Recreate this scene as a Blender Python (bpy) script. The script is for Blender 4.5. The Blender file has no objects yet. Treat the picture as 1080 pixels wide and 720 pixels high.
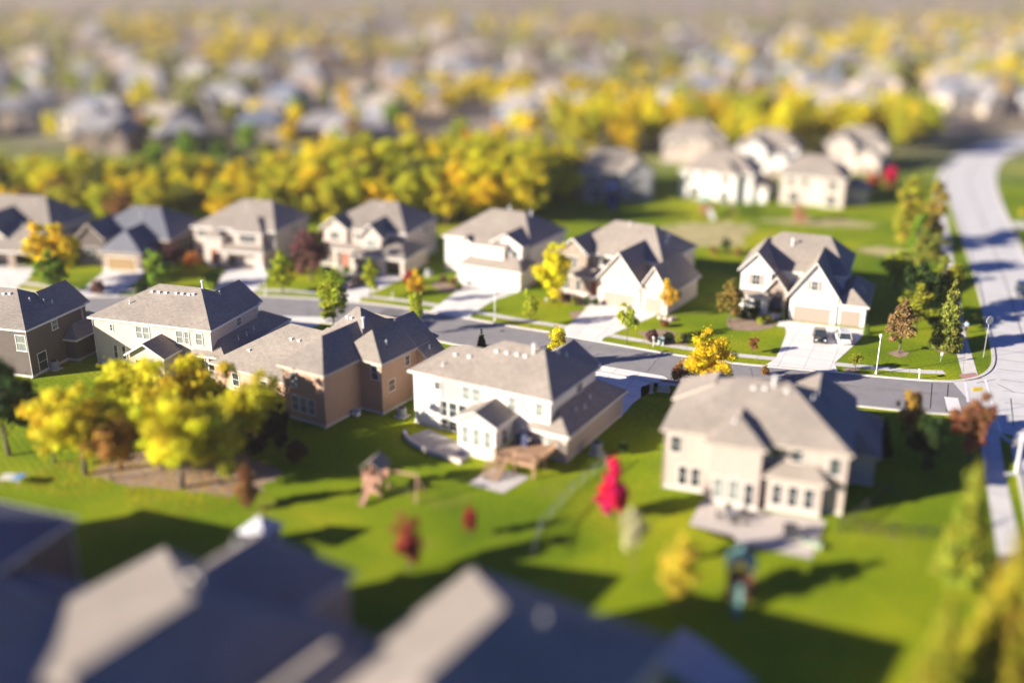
import bpy, bmesh, math, random
import numpy as np
from mathutils import Vector, Matrix
R = math.radians
random.seed(7)
scene = bpy.context.scene
COL = scene.collection
# ------------------------------------------------------------------ camera model (photograph 1080 x 720)
H = 46.0; F = 1080.0; TH = math.atan(390/1080); S, C = math.sin(TH), math.cos(TH)
def G(px, py, z=0.0):
    u = (px-540)/F; v = (py-360)/F; s = (H-z)/(S+v*C)
    return (u*s, (C-v*S)*s)
def depth(x, y, z=0): return y*C+(H-z)*S
def proj_y(x, y, z): d = depth(x, y, z); return 360+F*((H-z)*C-y*S)/d
def height_of(px, py, top):
    x, y = G(px, py); lo, hi = 0, 30
    for _ in range(40):
        m = (lo+hi)/2
        if proj_y(x, y, m) > top: lo = m
        else: hi = m
    return lo
cd = bpy.data.cameras.new('camera'); cam = bpy.data.objects.new('camera', cd); COL.objects.link(cam)
cam.location = (0, 0, H); cam.rotation_euler = (math.pi/2-TH, 0, 0)
cd.sensor_width = 36; cd.lens = 36*F/1080; cd.clip_start = .5; cd.clip_end = 20000
cd.dof.use_dof = True
cd.dof.focus_distance = H/(S+(400-360)/F*C)
cd.dof.aperture_fstop = (36e-3)/3.2
scene.camera = cam
# ------------------------------------------------------------------ light
SAZ, SEL = R(20), R(18.5)          # where shadows run to, height of the sun
d = Vector((math.cos(SAZ)*math.cos(SEL), math.sin(SAZ)*math.cos(SEL), -math.sin(SEL)))
sl = bpy.data.lights.new('sun', 'SUN'); so = bpy.data.objects.new('sun', sl); COL.objects.link(so)
so.rotation_euler = d.to_track_quat('-Z', 'Y').to_euler(); sl.energy = 5.0; sl.angle = R(.53); sl.color = (1, .905, .775)
so.location = (-100, -50, 120)
w = bpy.data.worlds.new('World'); scene.world = w; w.use_nodes = True
nt = w.node_tree; bg = nt.nodes['Background']; sky = nt.nodes.new('ShaderNodeTexSky'); sky.sky_type = 'NISHITA'
sky.sun_disc = False; sky.sun_elevation = SEL; sky.sun_rotation = math.atan2(-d.x, -d.y) % (2*math.pi)
sky.ozone_density = 6.0; sky.air_density = 1.0; sky.dust_density = .2
tn = nt.nodes.new('ShaderNodeMix'); tn.data_type = 'RGBA'; tn.blend_type = 'MULTIPLY'; tn.inputs[0].default_value = 1
tn.inputs[7].default_value = (.27, .43, .88, 1)      # clear autumn air: a deeper blue sky
nt.links.new(sky.outputs[0], tn.inputs[6]); nt.links.new(tn.outputs[2], bg.inputs[0]); bg.inputs[1].default_value = .05
scene.view_settings.view_transform = 'Standard'; scene.view_settings.look = 'None'
scene.view_settings.exposure = 1.45; scene.view_settings.gamma = 1
cy = scene.cycles
try:
    cy.use_denoising = True; cy.max_bounces = 6; cy.diffuse_bounces = 3; cy.glossy_bounces = 2
    cy.transmission_bounces = 3; cy.volume_bounces = 0; cy.transparent_max_bounces = 4; cy.use_fast_gi = False
except Exception: pass
# ------------------------------------------------------------------ materials
MATS = {}
def mat(name, col, rough=.85, var=.12, scale=3.0, bump=0.0, kind=None, metal=0.0, spec=None, stretch=None):
    if name in MATS: return MATS[name]
    m = bpy.data.materials.new(name); m.use_nodes = True; t = m.node_tree; N = t.nodes; L = t.links
    p = N['Principled BSDF']; p.inputs['Roughness'].default_value = rough; p.inputs['Metallic'].default_value = metal
    if spec is not None: p.inputs['Specular IOR Level'].default_value = spec
    tc = N.new('ShaderNodeTexCoord'); mp = N.new('ShaderNodeMapping'); L.new(tc.outputs['Object'], mp.inputs[0])
    if stretch: mp.inputs['Scale'].default_value = stretch
    no = N.new('ShaderNodeTexNoise'); no.inputs['Scale'].default_value = scale; no.inputs['Detail'].default_value = 5
    no.inputs['Roughness'].default_value = .65; L.new(mp.outputs[0], no.inputs[0])
    mr = N.new('ShaderNodeMapRange'); mr.inputs[1].default_value = .3; mr.inputs[2].default_value = .7
    mr.inputs[3].default_value = 1-var; mr.inputs[4].default_value = 1+var; L.new(no.outputs[0], mr.inputs[0])
    vm = N.new('ShaderNodeVectorMath'); vm.operation = 'SCALE'; L.new(mr.outputs[0], vm.inputs['Scale'])
    vm.inputs[0].default_value = col[:3]
    if kind == 'objcol':
        oi = N.new('ShaderNodeObjectInfo'); L.new(oi.outputs['Color'], vm.inputs[0])
    out = vm.outputs[0]
    if kind == 'shingle':
        # individual tabs: voronoi cells stretched along the courses, plus broad weathering
        mp2 = N.new('ShaderNodeMapping'); mp2.inputs['Scale'].default_value = (2.2, 2.2, 7)
        L.new(tc.outputs['Object'], mp2.inputs[0])
        vo = N.new('ShaderNodeTexVoronoi'); vo.inputs['Scale'].default_value = 1.3; L.new(mp2.outputs[0], vo.inputs[0])
        r2 = N.new('ShaderNodeMapRange'); r2.inputs[3].default_value = .80; r2.inputs[4].default_value = 1.17
        L.new(vo.outputs['Color'], r2.inputs[0])
        v2 = N.new('ShaderNodeVectorMath'); v2.operation = 'SCALE'; L.new(out, v2.inputs[0]); L.new(r2.outputs[0], v2.inputs['Scale'])
        n2 = N.new('ShaderNodeTexNoise'); n2.inputs['Scale'].default_value = .22; n2.inputs['Detail'].default_value = 3
        L.new(tc.outputs['Object'], n2.inputs[0])
        r3 = N.new('ShaderNodeMapRange'); r3.inputs[1].default_value = .35; r3.inputs[2].default_value = .65
        r3.inputs[3].default_value = .9; r3.inputs[4].default_value = 1.08; L.new(n2.outputs[0], r3.inputs[0])
        v3 = N.new('ShaderNodeVectorMath'); v3.operation = 'SCALE'; L.new(v2.outputs[0], v3.inputs[0]); L.new(r3.outputs[0], v3.inputs['Scale'])
        out = v3.outputs[0]
    if kind == 'slabs':
        mp3 = N.new('ShaderNodeMapping'); mp3.inputs['Rotation'].default_value = (0, 0, R(24)); L.new(tc.outputs['Object'], mp3.inputs[0])
        br = N.new('ShaderNodeTexBrick'); br.offset = 0; br.inputs['Scale'].default_value = 1; br.inputs['Brick Width'].default_value = 3.0; br.inputs['Row Height'].default_value = 3.0
        br.inputs['Mortar Size'].default_value = .035; br.inputs['Color1'].default_value = (.95, .95, .95, 1); br.inputs['Color2'].default_value = (1.05, 1.04, 1.02, 1); br.inputs['Mortar'].default_value = (.55, .54, .52, 1)
        L.new(mp3.outputs[0], br.inputs[0])
        n4 = N.new('ShaderNodeTexNoise'); n4.inputs['Scale'].default_value = .9; n4.inputs['Detail'].default_value = 3; L.new(tc.outputs['Object'], n4.inputs[0])
        r4 = N.new('ShaderNodeMapRange'); r4.inputs[1].default_value = .62; r4.inputs[2].default_value = .78; r4.inputs[3].default_value = 1; r4.inputs[4].default_value = .72; L.new(n4.outputs[0], r4.inputs[0])
        v2 = N.new('ShaderNodeVectorMath'); v2.operation = 'MULTIPLY'; L.new(out, v2.inputs[0]); L.new(br.outputs[0], v2.inputs[1])
        v3 = N.new('ShaderNodeVectorMath'); v3.operation = 'SCALE'; L.new(v2.outputs[0], v3.inputs[0]); L.new(r4.outputs[0], v3.inputs['Scale']); out = v3.outputs[0]
    if kind == 'siding':
        wv = N.new('ShaderNodeTexWave'); wv.bands_direction = 'Z'; wv.wave_profile = 'SAW'
        wv.inputs['Scale'].default_value = .314/.2; wv.inputs['Distortion'].default_value = 0
        L.new(tc.outputs['Object'], wv.inputs[0])
        b = N.new('ShaderNodeBump'); b.inputs['Strength'].default_value = .8; b.inputs['Distance'].default_value = .05
        L.new(wv.outputs[1], b.inputs['Height']); L.new(b.outputs[0], p.inputs['Normal'])
    elif kind == 'stone':
        vo = N.new('ShaderNodeTexVoronoi'); vo.inputs['Scale'].default_value = 3.2; L.new(tc.outputs['Object'], vo.inputs[0])
        r2 = N.new('ShaderNodeMapRange'); r2.inputs[3].default_value = .6; r2.inputs[4].default_value = 1.3
        L.new(vo.outputs['Color'], r2.inputs[0])
        v2 = N.new('ShaderNodeVectorMath'); v2.operation = 'SCALE'; L.new(out, v2.inputs[0]); L.new(r2.outputs[0], v2.inputs['Scale']); out = v2.outputs[0]
    elif bump:
        b = N.new('ShaderNodeBump'); b.inputs['Strength'].default_value = bump; b.inputs['Distance'].default_value = .1
        L.new(no.outputs[0], b.inputs['Height']); L.new(b.outputs[0], p.inputs['Normal'])
    L.new(out, p.inputs['Base Color'])
    MATS[name] = m; return m
def leaf_mat():
    m = bpy.data.materials.new('leaves'); m.use_nodes = True; t = m.node_tree; N = t.nodes; L = t.links
    p = N['Principled BSDF']; p.inputs['Roughness'].default_value = .6; p.inputs['Specular IOR Level'].default_value = .25
    oi = N.new('ShaderNodeObjectInfo'); at = N.new('ShaderNodeAttribute'); at.attribute_name = 'tint'
    hs = N.new('ShaderNodeHueSaturation'); L.new(oi.outputs['Color'], hs.inputs['Color'])
    mh = N.new('ShaderNodeMapRange'); mh.inputs[3].default_value = .47; mh.inputs[4].default_value = .54; L.new(at.outputs['Fac'], mh.inputs[0])
    L.new(mh.outputs[0], hs.inputs['Hue'])
    at2 = N.new('ShaderNodeAttribute'); at2.attribute_name = 'lum'
    mv = N.new('ShaderNodeMapRange'); mv.inputs[3].default_value = .42; mv.inputs[4].default_value = 1.4; L.new(at2.outputs['Fac'], mv.inputs[0])
    L.new(mv.outputs[0], hs.inputs['Value'])
    L.new(hs.outputs[0], p.inputs['Base Color'])
    tr = N.new('ShaderNodeBsdfTranslucent'); L.new(hs.outputs[0], tr.inputs[0])
    mx = N.new('ShaderNodeMixShader'); mx.inputs[0].default_value = .42
    L.new(p.outputs[0], mx.inputs[1]); L.new(tr.outputs[0], mx.inputs[2]); L.new(mx.outputs[0], N['Material Output'].inputs[0])
    return m
LEAF = leaf_mat()
BARK = mat('bark', (.13, .10, .075), .95, .3, 6)
SH_TAN = mat('shingle_tan', (.285, .242, .20), .9, .10, 14, kind='shingle')
SH_GREY = mat('shingle_grey', (.25, .215, .18), .9, .10, 14, kind='shingle')
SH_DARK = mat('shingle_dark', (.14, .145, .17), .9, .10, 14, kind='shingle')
TRIM = mat('white_trim', (.72, .68, .62), .6, .04)
TRIM_T = mat('tan_trim', (.48, .41, .34), .6, .05)
GLASS = mat('window_glass', (.035, .045, .05), .12, .3, 1.2, spec=.7)
GLASS_B = mat('window_glass_blinds', (.22, .24, .22), .2, .25, 1.2, spec=.7)
WHITE_S = mat('siding_white', (.82, .79, .74), .8, .05, 2, kind='siding')
CREAM_S = mat('siding_cream', (.63, .53, .455), .8, .06, 2, kind='siding')
BEIGE_S = mat('siding_beige', (.50, .415, .36), .8, .06, 2, kind='siding')
PEACH_S = mat('siding_peach', (.52, .33, .225), .8, .06, 2, kind='siding')
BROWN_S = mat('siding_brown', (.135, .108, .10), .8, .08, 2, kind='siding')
GREY_S = mat('siding_grey', (.42, .41, .42), .8, .06, 2, kind='siding')
STONE = mat('stone_veneer', (.30, .235, .185), .9, .15, 4, kind='stone')
DOOR_T = mat('garage_paint', (.34, .265, .215), .5, .04)
DOOR_W = mat('garage_paint_white', (.72, .66, .58), .5, .04)
WOOD_D = mat('stained_wood_door', (.34, .09, .04), .45, .2, 8)
WOOD = mat('deck_wood', (.36, .22, .13), .8, .25, 5)
CONC = mat('concrete', (.56, .52, .47), .9, .07, .8)
DARKM = mat('dark_metal', (.03, .03, .035), .45, .1)
PLAST = mat('grey_plastic', (.35, .36, .37), .5, .08)
WHITEM = mat('white_paint', (.75, .74, .72), .45, .04)
# ------------------------------------------------------------------ object helpers
def tag(o, label=None, cat=None, group=None, kind=None):
    if label: o['label'] = label
    if cat: o['category'] = cat
    if group: o['group'] = group
    if kind: o['kind'] = kind
    return o
def link(o, parent=None):
    COL.objects.link(o)
    if parent: o.parent = parent
    return o
def empty(name, loc=(0, 0, 0), rz=0.0):
    o = bpy.data.objects.new(name, None); o.empty_display_size = .5; o.location = loc; o.rotation_euler = (0, 0, rz); return link(o)
class MB:
    def __init__(s): s.v = []; s.f = []
    def add(s, v, f):
        n = len(s.v); s.v += [tuple(p) for p in v]; s.f += [tuple(n+i for i in q) for q in f]
    def box(s, x0, x1, y0, y1, z0, z1):
        s.add([(x0, y0, z0), (x1, y0, z0), (x1, y1, z0), (x0, y1, z0), (x0, y0, z1), (x1, y0, z1), (x1, y1, z1), (x0, y1, z1)],
              [(0, 3, 2, 1), (4, 5, 6, 7), (0, 1, 5, 4), (1, 2, 6, 5), (2, 3, 7, 6), (3, 0, 4, 7)])
    def tube(s, p0, p1, r0, r1=None, n=8):
        r1 = r0 if r1 is None else r1
        a = Vector(p0); b = Vector(p1); z = (b-a).normalized()
        x = z.orthogonal().normalized(); y = z.cross(x)
        v = []
        for c, r in ((a, r0), (b, r1)):
            for i in range(n):
                t = 2*math.pi*i/n; v.append(c+x*r*math.cos(t)+y*r*math.sin(t))
        f = [(i, (i+1) % n, n+(i+1) % n, n+i) for i in range(n)]+[tuple(range(n-1, -1, -1)), tuple(range(n, 2*n))]
        s.add(v, f)
    def prism(s, poly, z0, z1):
        n = len(poly); v = [(x, y, z0) for x, y in poly]+[(x, y, z1) for x, y in poly]
        s.add(v, [tuple(range(n-1, -1, -1)), tuple(range(n, 2*n))]+[(i, (i+1) % n, n+(i+1) % n, n+i) for i in range(n)])
    def ball(s, c, rx, ry, rz, n=10, m=6):
        v = [(c[0], c[1], c[2]+rz)]
        for j in range(1, m):
            t = math.pi*j/m
            for i in range(n):
                p = 2*math.pi*i/n; v.append((c[0]+rx*math.sin(t)*math.cos(p), c[1]+ry*math.sin(t)*math.sin(p), c[2]+rz*math.cos(t)))
        v.append((c[0], c[1], c[2]-rz)); f = []
        for i in range(n): f.append((0, 1+i, 1+(i+1) % n))
        for j in range(m-2):
            for i in range(n): f.append((1+j*n+i, 1+(j+1)*n+i, 1+(j+1)*n+(i+1) % n, 1+j*n+(i+1) % n))
        b = 1+(m-2)*n
        for i in range(n): f.append((len(v)-1, b+(i+1) % n, b+i))
        s.add(v, f)
    def mesh(s, name):
        me = bpy.data.meshes.new(name); me.from_pydata(s.v, [], s.f); me.update(); return me
    def build(s, name, m, parent=None, smooth=False, bevel=0):
        if not s.v: return None
        me = s.mesh(name); me.materials.append(m)
        if smooth:
            for p in me.polygons: p.use_smooth = True
        o = bpy.data.objects.new(name, me); link(o, parent)
        if bevel:
            b = o.modifiers.new('bevel', 'BEVEL'); b.width = bevel; b.segments = 2; b.limit_method = 'ANGLE'
        return o
def inset_rect(r, d): return (r[0]+d, r[1]-d, r[2]+d, r[3]-d)
# ------------------------------------------------------------------ house builder
def blk(x0, x1, y0, y1, ze, zr, ax='x', a=0.0, b=0.0, m=.5, z0=0.0, oh=.42, wm=None, open_f=None):
    return dict(x0=x0, x1=x1, y0=y0, y1=y1, ze=ze, zr=zr, ax=ax, a=a, b=b, m=m, z0=z0, oh=oh, wm=wm, open_f=open_f)
def roof_pts(k):
    T = (lambda u, v, z: (u, v, z)) if k['ax'] == 'x' else (lambda u, v, z: (v, u, z))
    if k['ax'] == 'x': u0, u1, v0, v1 = k['x0'], k['x1'], k['y0'], k['y1']
    else: u0, u1, v0, v1 = k['y0'], k['y1'], k['x0'], k['x1']
    vm = v0+(v1-v0)*k['m']; ze, zr = k['ze'], k['zr']
    return T, u0, u1, v0, v1, vm, ze, zr
def add_roof(mb, fb, k, t=.17):
    T, u0, u1, v0, v1, vm, ze, zr = roof_pts(k)
    ra, rb = u0+k['a'], u1-k['b']
    top = [(u0, v0, ze), (u1, v0, ze), (u1, v1, ze), (u0, v1, ze), (ra, vm, zr), (rb, vm, zr)]
    faces = [(0, 1, 5, 4), (2, 3, 4, 5), (3, 0, 4) if k['a'] > 0 else None, (1, 2, 5) if k['b'] > 0 else None]
    loop = [0, 1]+([5] if k['b'] == 0 else [])+[2, 3]+([4] if k['a'] == 0 else [])
    flip = k['ax'] == 'y'
    V = [T(*p) for p in top]+[T(p[0], p[1], p[2]-t) for p in top]
    fs = []
    for f in faces:
        if f is None: continue
        fs.append(f if not flip else f[::-1]); g = tuple(i+6 for i in f); fs.append(g[::-1] if not flip else g)
    n = len(loop)
    for i in range(n):
        q = (loop[i], loop[i]+6, loop[(i+1) % n]+6, loop[(i+1) % n]); fs.append(q if not flip else q[::-1])
    mb.add(V, fs)
    # fascia boards and gutters, just outside the roof edge
    def strip(p, q, w=.05):
        P, Q = Vector(p), Vector(q); dr = (Q-P); hd = Vector((dr.x, dr.y, 0)).normalized(); nn = Vector((hd.y, -hd.x, 0))
        if flip: nn = -nn
        vs = []
        for e, X in ((0, P), (1, Q)):
            for o_, zz in ((.004, .015), (w, .015), (w, -t-.05), (.004, -t-.05)):
                vs.append(X+nn*o_+Vector((0, 0, zz))+hd*(w if e else -w)*.9)
        fb.add(vs, [(0, 1, 2, 3), (7, 6, 5, 4), (0, 4, 5, 1), (1, 5, 6, 2), (2, 6, 7, 3), (3, 7, 4, 0)])
    for i in range(n): strip(V[loop[i]], V[loop[(i+1) % n]])
def add_walls(get, k, wall):
    wm = k['wm'] or wall; mb = get(wm); oh = k['oh']; t = .17
    T, u0, u1, v0, v1, vm, ze, zr = roof_pts(k)
    p0 = (zr-ze)/(vm-v0); p1 = (zr-ze)/(v1-vm); pm = min(p0, p1)
    zw = ze+oh*pm-t*.55
    if k['a'] > 0: zw = min(zw, ze+oh*(zr-ze)/k['a']-t*.5)
    if k['b'] > 0: zw = min(zw, ze+oh*(zr-ze)/k['b']-t*.5)
    X0, X1, Y0, Y1 = k['x0']+oh, k['x1']-oh, k['y0']+oh, k['y1']-oh
    if k['open_f']:
        th = .3
        mb.box(X0, X0+th, Y0, Y1, k['z0'], zw); mb.box(X1-th, X1, Y0, Y1, k['z0'], zw); mb.box(X0+th, X1-th, Y1-th, Y1, k['z0'], zw)
        xs = X0+th
        for (a, b, z) in k['open_f']:
            mb.box(xs, a, Y0, Y0+th, k['z0'], zw); mb.box(a, b, Y0, Y0+th, z, zw); xs = b
        mb.box(xs, X1-th, Y0, Y0+th, k['z0'], zw)
    else: mb.box(X0, X1, Y0, Y1, k['z0'], zw)
    # gable triangles
    for end, ins, uu, sg in ((0, k['a'], u0+oh, 1), (1, k['b'], u1-oh, -1)):
        if ins == 0:
            va, vb = v0+oh, v1-oh; zb = zw-.02; zt = zr-t*.6
            za = ze+oh*p0-t*.6; zc = ze+oh*p1-t*.6
            tri = [(va, zb), (vb, zb), (vb, max(zc, zb+.01)), (vm, zt), (va, max(za, zb+.01))]
            v = [T(uu, a, z) for a, z in tri]+[T(uu+sg*.3, a, z) for a, z in tri]
            n = 5; f = [tuple(range(n)), tuple(range(2*n-1, n-1, -1))]+[(i, n+i, n+(i+1) % n, (i+1) % n) for i in range(n)]
            mb.add(v, f)
def plane_box(mb, face, pos, c, z, w, h, o0, o1, du=0.0, dz=0.0):
    """a box on a wall: face f/b/l/r, pos the wall plane, c the centre along it"""
    a, b, z0, z1 = c+du-w/2, c+du+w/2, z+dz-h/2, z+dz+h/2
    if face == 'f': mb.box(a, b, pos-o1, pos-o0, z0, z1)
    elif face == 'b': mb.box(a, b, pos+o0, pos+o1, z0, z1)
    elif face == 'r': mb.box(pos+o0, pos+o1, a, b, z0, z1)
    else: mb.box(pos-o1, pos-o0, a, b, z0, z1)
def window(root, face, pos, c, z, w=1.0, h=1.4, nx=1, ny=2, glass=None, shutters=False, trim=None):
    fr = MB(); t = .09
    plane_box(fr, face, pos, c, z, w+2*t, t, -.05, .07, dz=h/2+t/2); plane_box(fr, face, pos, c, z, w+2*t+.1, t, -.05, .11, dz=-h/2-t/2)
    for s in (-1, 1): plane_box(fr, face, pos, c, z, t, h, -.05, .07, du=s*(w/2+t/2))
    for i in range(1, nx): plane_box(fr, face, pos, c, z, .045, h, -.05, .05, du=-w/2+w*i/nx)
    for i in range(1, ny): plane_box(fr, face, pos, c, z, w, .045, -.05, .048, dz=-h/2+h*i/ny)
    fo = fr.build('window', trim or TRIM, root)
    g = MB(); plane_box(g, face, pos, c, z, w, h, -.06, .02); g.build('pane', glass or GLASS, fo)
    if shutters:
        for s in (-1, 1):
            sh = MB(); plane_box(sh, face, pos, c, z, .38, h+.1, .0, .06, du=s*(w/2+.34))
            for i in range(6): plane_box(sh, face, pos, c, z, .28, .05, .06, .08, du=s*(w/2+.34), dz=-h/2+.15+i*(h-.2)/5)
            sh.build('shutter', shutters if not isinstance(shutters, bool) else DOOR_T, root)
    return fo
def garage_door(root, face, pos, c, w, h=2.2, m=None, glazed=True, z0=0.0):
    g = MB(); n = 4
    for i in range(n): plane_box(g, face, pos, c, z0+h*(i+.5)/n, w, h/n-.03, -.04, .05)
    plane_box(g, face, pos, c, z0+h/2, w, h, -.06, .02)
    nx = max(2, int(w/1.2))
    for i in range(n):
        for j in range(nx): plane_box(g, face, pos, c-w/2+w*(j+.5)/nx, z0+h*(i+.5)/n, w/nx-.2, h/n-.2, .05, .07)
    o = g.build('garage_door', m or DOOR_T, root)
    fr = MB(); plane_box(fr, face, pos, c, z0+h+.08, w+.36, .16, -.05, .09)
    for s in (-1, 1): plane_box(fr, face, pos, c, z0+h/2, .16, h, -.05, .09, du=s*(w/2+.1))
    fr.build('frame', TRIM, o)
    return o
def front_door(root, face, pos, c, z0=.3, w=1.1, h=2.3, m=None):
    g = MB(); plane_box(g, face, pos, c, z0+h/2, w, h, -.04, .05)
    for dz in (.25, .7): plane_box(g, face, pos, c, z0+h*dz, w*.6, h*.3, .05, .07)
    o = g.build('front_door', m or WOOD_D, root)
    fr = MB(); plane_box(fr, face, pos, c, z0+h+.06, w+.24, .12, -.05, .08)
    for s in (-1, 1): plane_box(fr, face, pos, c, z0+h/2, .12, h, -.05, .08, du=s*(w/2+.06))
    fr.build('frame', TRIM, o)
    kn = MB()
    q = {'f': (c+w*.4, pos-.09), 'b': (c+w*.4, pos+.09), 'r': (pos+.09, c+w*.4), 'l': (pos-.09, c+w*.4)}[face]
    kn.ball((q[0], q[1], z0+1.0), .05, .05, .05, 8, 5); kn.build('handle', DARKM, o)
def zroof(k, x, y):
    T, u0, u1, v0, v1, vm, ze, zr = roof_pts(k)
    u, v = (x, y) if k['ax'] == 'x' else (y, x)
    c = [(v-v0)/(vm-v0), (v1-v)/(v1-vm)]
    if k['a'] > 0: c.append((u-u0)/k['a'])
    if k['b'] > 0: c.append((u1-u)/k['b'])
    return ze+(zr-ze)*min(min(c), 1)
def house(label, o, ang, blocks, wall, roof=SH_TAN, wins=(), gdoors=(), doors=(), vents=(), pipes=(), fascia=None, group=None, steps=(), cols=()):
    root = empty('house', (o[0], o[1], 0), R(ang)); tag(root, label, 'house', group)
    W = {}
    get = lambda m: W.setdefault(m.name, (MB(), m))[0]
    rb, fb = MB(), MB()
    for k in blocks: add_roof(rb, fb, k); add_walls(get, k, wall)
    for mb, m in W.values(): mb.build('stone_wall' if m is STONE else 'wall', m, root)
    ro = rb.build('roof', roof, root); fb.build('gutter', fascia or TRIM, ro)
    pl = MB()
    for i, k in enumerate(blocks):
        if k['z0'] == 0 and not k['open_f']:
            o_ = k['oh']-.035; pl.box(k['x0']+o_, k['x1']-o_, k['y0']+o_, k['y1']-o_, -.05, .34+.004*i)
    pl.build('foundation', CONC, root)
    k = blocks[0]
    for (xx, yy) in ((k['x0']+k['oh']-.06, k['y0']+k['oh']-.06), (k['x1']-k['oh']+.06, k['y0']+k['oh']-.06), (k['x1']-k['oh']+.06, k['y1']-k['oh']+.06)):
        dp = MB(); dp.tube((xx, yy, .1), (xx, yy, k['ze']-.3), .05, .05, 6); dp.tube((xx, yy, k['ze']-.3), (xx, yy-.3, k['ze']-.1), .05, .05, 6); dp.tube((xx, yy, .12), (xx, yy-.35, .05), .05, .05, 6)
        dp.build('downpipe', fascia or TRIM, root)
    for a in wins: window(root, *a[:6], **(a[6] if len(a) > 6 else {}))
    for a in gdoors: garage_door(root, *a[:4], **(a[4] if len(a) > 4 else {}))
    for a in doors: front_door(root, *a[:3], **(a[3] if len(a) > 3 else {}))
    for (bi, x, y) in vents:
        z = zroof(blocks[bi], x, y); v = MB(); v.box(x-.16, x+.16, y-.16, y+.14, z-.12, z+.11); v.box(x-.2, x+.2, y-.21, y+.17, z+.11, z+.16)
        v.build('roof_vent', WHITEM, ro)
    for (bi, x, y, h) in pipes:
        z = zroof(blocks[bi], x, y); v = MB(); v.tube((x, y, z-.2), (x, y, z+h), .07 if h < .7 else .12)
        v.tube((x, y, z-.05), (x, y, z+.08), .16, .08)
        if h >= .7: v.tube((x, y, z+h), (x, y, z+h+.18), .2)
        v.build('vent_pipe', WHITEM, ro)
    for (x, y, z) in cols:
        c = MB(); c.box(x-.14, x+.14, y-.14, y+.14, .0, z); c.box(x-.22, x+.22, y-.22, y+.22, 0, .7); c.build('porch_column', TRIM, root)
    for (x0, x1, y0, y1, z) in steps:
        c = MB(); n = max(1, round(z/.16))
        for i in range(n): c.box(x0, x1, y0-.3*(n-1-i), y1, .16*i, .16*(i+1))
        c.build('porch_steps', CONC, root)
    return root
# ------------------------------------------------------------------ ground, roads
def ground_mat():
    m = bpy.data.materials.new('grass_ground'); m.use_nodes = True; t = m.node_tree; N = t.nodes; L = t.links
    p = N['Principled BSDF']; p.inputs['Roughness'].default_value = .95; p.inputs['Specular IOR Level'].default_value = .1
    tc = N.new('ShaderNodeTexCoord')
    def noise(sc, det=4, src=None):
        n = N.new('ShaderNodeTexNoise'); n.inputs['Scale'].default_value = sc; n.inputs['Detail'].default_value = det
        L.new(src or tc.outputs['Object'], n.inputs[0]); return n.outputs[0]
    def ramp(f, *st):
        r = N.new('ShaderNodeValToRGB'); L.new(f, r.inputs[0]); e = r.color_ramp.elements
        e[0].position, e[0].color = st[0][0], (*st[0][1], 1); e[1].position, e[1].color = st[-1][0], (*st[-1][1], 1)
        for q in st[1:-1]:
            x = e.new(q[0]); x.color = (*q[1], 1)
        return r.outputs[0]
    def mix(f, a, b, mode='MIX'):
        x = N.new('ShaderNodeMix'); x.data_type = 'RGBA'; x.blend_type = mode
        if isinstance(f, float): x.inputs[0].default_value = f
        else: L.new(f, x.inputs[0])
        L.new(a, x.inputs[6]); L.new(b, x.inputs[7]); return x.outputs[2]
    lawn = ramp(noise(.07, 5), (.3, (.11, .18, .004)), (.5, (.20, .27, .005)), (.72, (.36, .36, .012)))
    fine = ramp(noise(2.6, 6), (.25, (.62, .62, .62)), (.75, (1.3, 1.3, 1.3)))
    lawn = mix(1.0, lawn, fine, 'MULTIPLY')
    # mowing stripes
    mp = N.new('ShaderNodeMapping'); mp.inputs['Rotation'].default_value = (0, 0, R(-38)); L.new(tc.outputs['Object'], mp.inputs[0])
    wv = N.new('ShaderNodeTexWave'); wv.inputs['Scale'].default_value = .42; wv.inputs['Distortion'].default_value = .6; wv.inputs['Detail Scale'].default_value = .3
    L.new(mp.outputs[0], wv.inputs[0])
    st = ramp(wv.outputs[1], (.3, (.88, .9, .93)), (.7, (1.08, 1.06, 1.0)))
    msk = ramp(noise(.035, 2), (.48, (0, 0, 0)), (.6, (1, 1, 1)))
    lawn = mix(msk, lawn, mix(1.0, lawn, st, 'MULTIPLY'))
    vo = N.new('ShaderNodeTexVoronoi'); vo.inputs['Scale'].default_value = .045; L.new(tc.outputs['Object'], vo.inputs[0])
    sp = N.new('ShaderNodeSeparateColor'); L.new(vo.outputs['Color'], sp.inputs[0])
    lawn = mix(1.0, lawn, ramp(sp.outputs[0], (.1, (.80, .86, .9)), (.9, (1.16, 1.08, 1.0))), 'MULTIPLY')
    dry = ramp(noise(.16, 7), (.60, (0, 0, 0)), (.74, (.55, .55, .55)))
    dc = N.new('ShaderNodeRGB'); dc.outputs[0].default_value = (.27, .21, .05, 1)
    lawn = mix(dry, lawn, dc.outputs[0])
    # the land beyond the estate is drier, with haze painted in as pale tan
    wild = ramp(noise(.02, 6), (.32, (.08, .085, .03)), (.48, (.24, .19, .14)), (.58, (.32, .26, .22)), (.7, (.2, .18, .12)))
    sx = N.new('ShaderNodeSeparateXYZ'); L.new(tc.outputs['Object'], sx.inputs[0])
    mr = N.new('ShaderNodeMapRange'); mr.inputs[1].default_value = 225; mr.inputs[2].default_value = 330; L.new(sx.outputs[1], mr.inputs[0])
    L.new(mix(mr.outputs[0], lawn, wild), p.inputs['Base Color'])
    b = N.new('ShaderNodeBump'); b.inputs['Strength'].default_value = .6; b.inputs['Distance'].default_value = .12
    L.new(noise(5, 5), b.inputs['Height']); L.new(b.outputs[0], p.inputs['Normal'])
    return m
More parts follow.
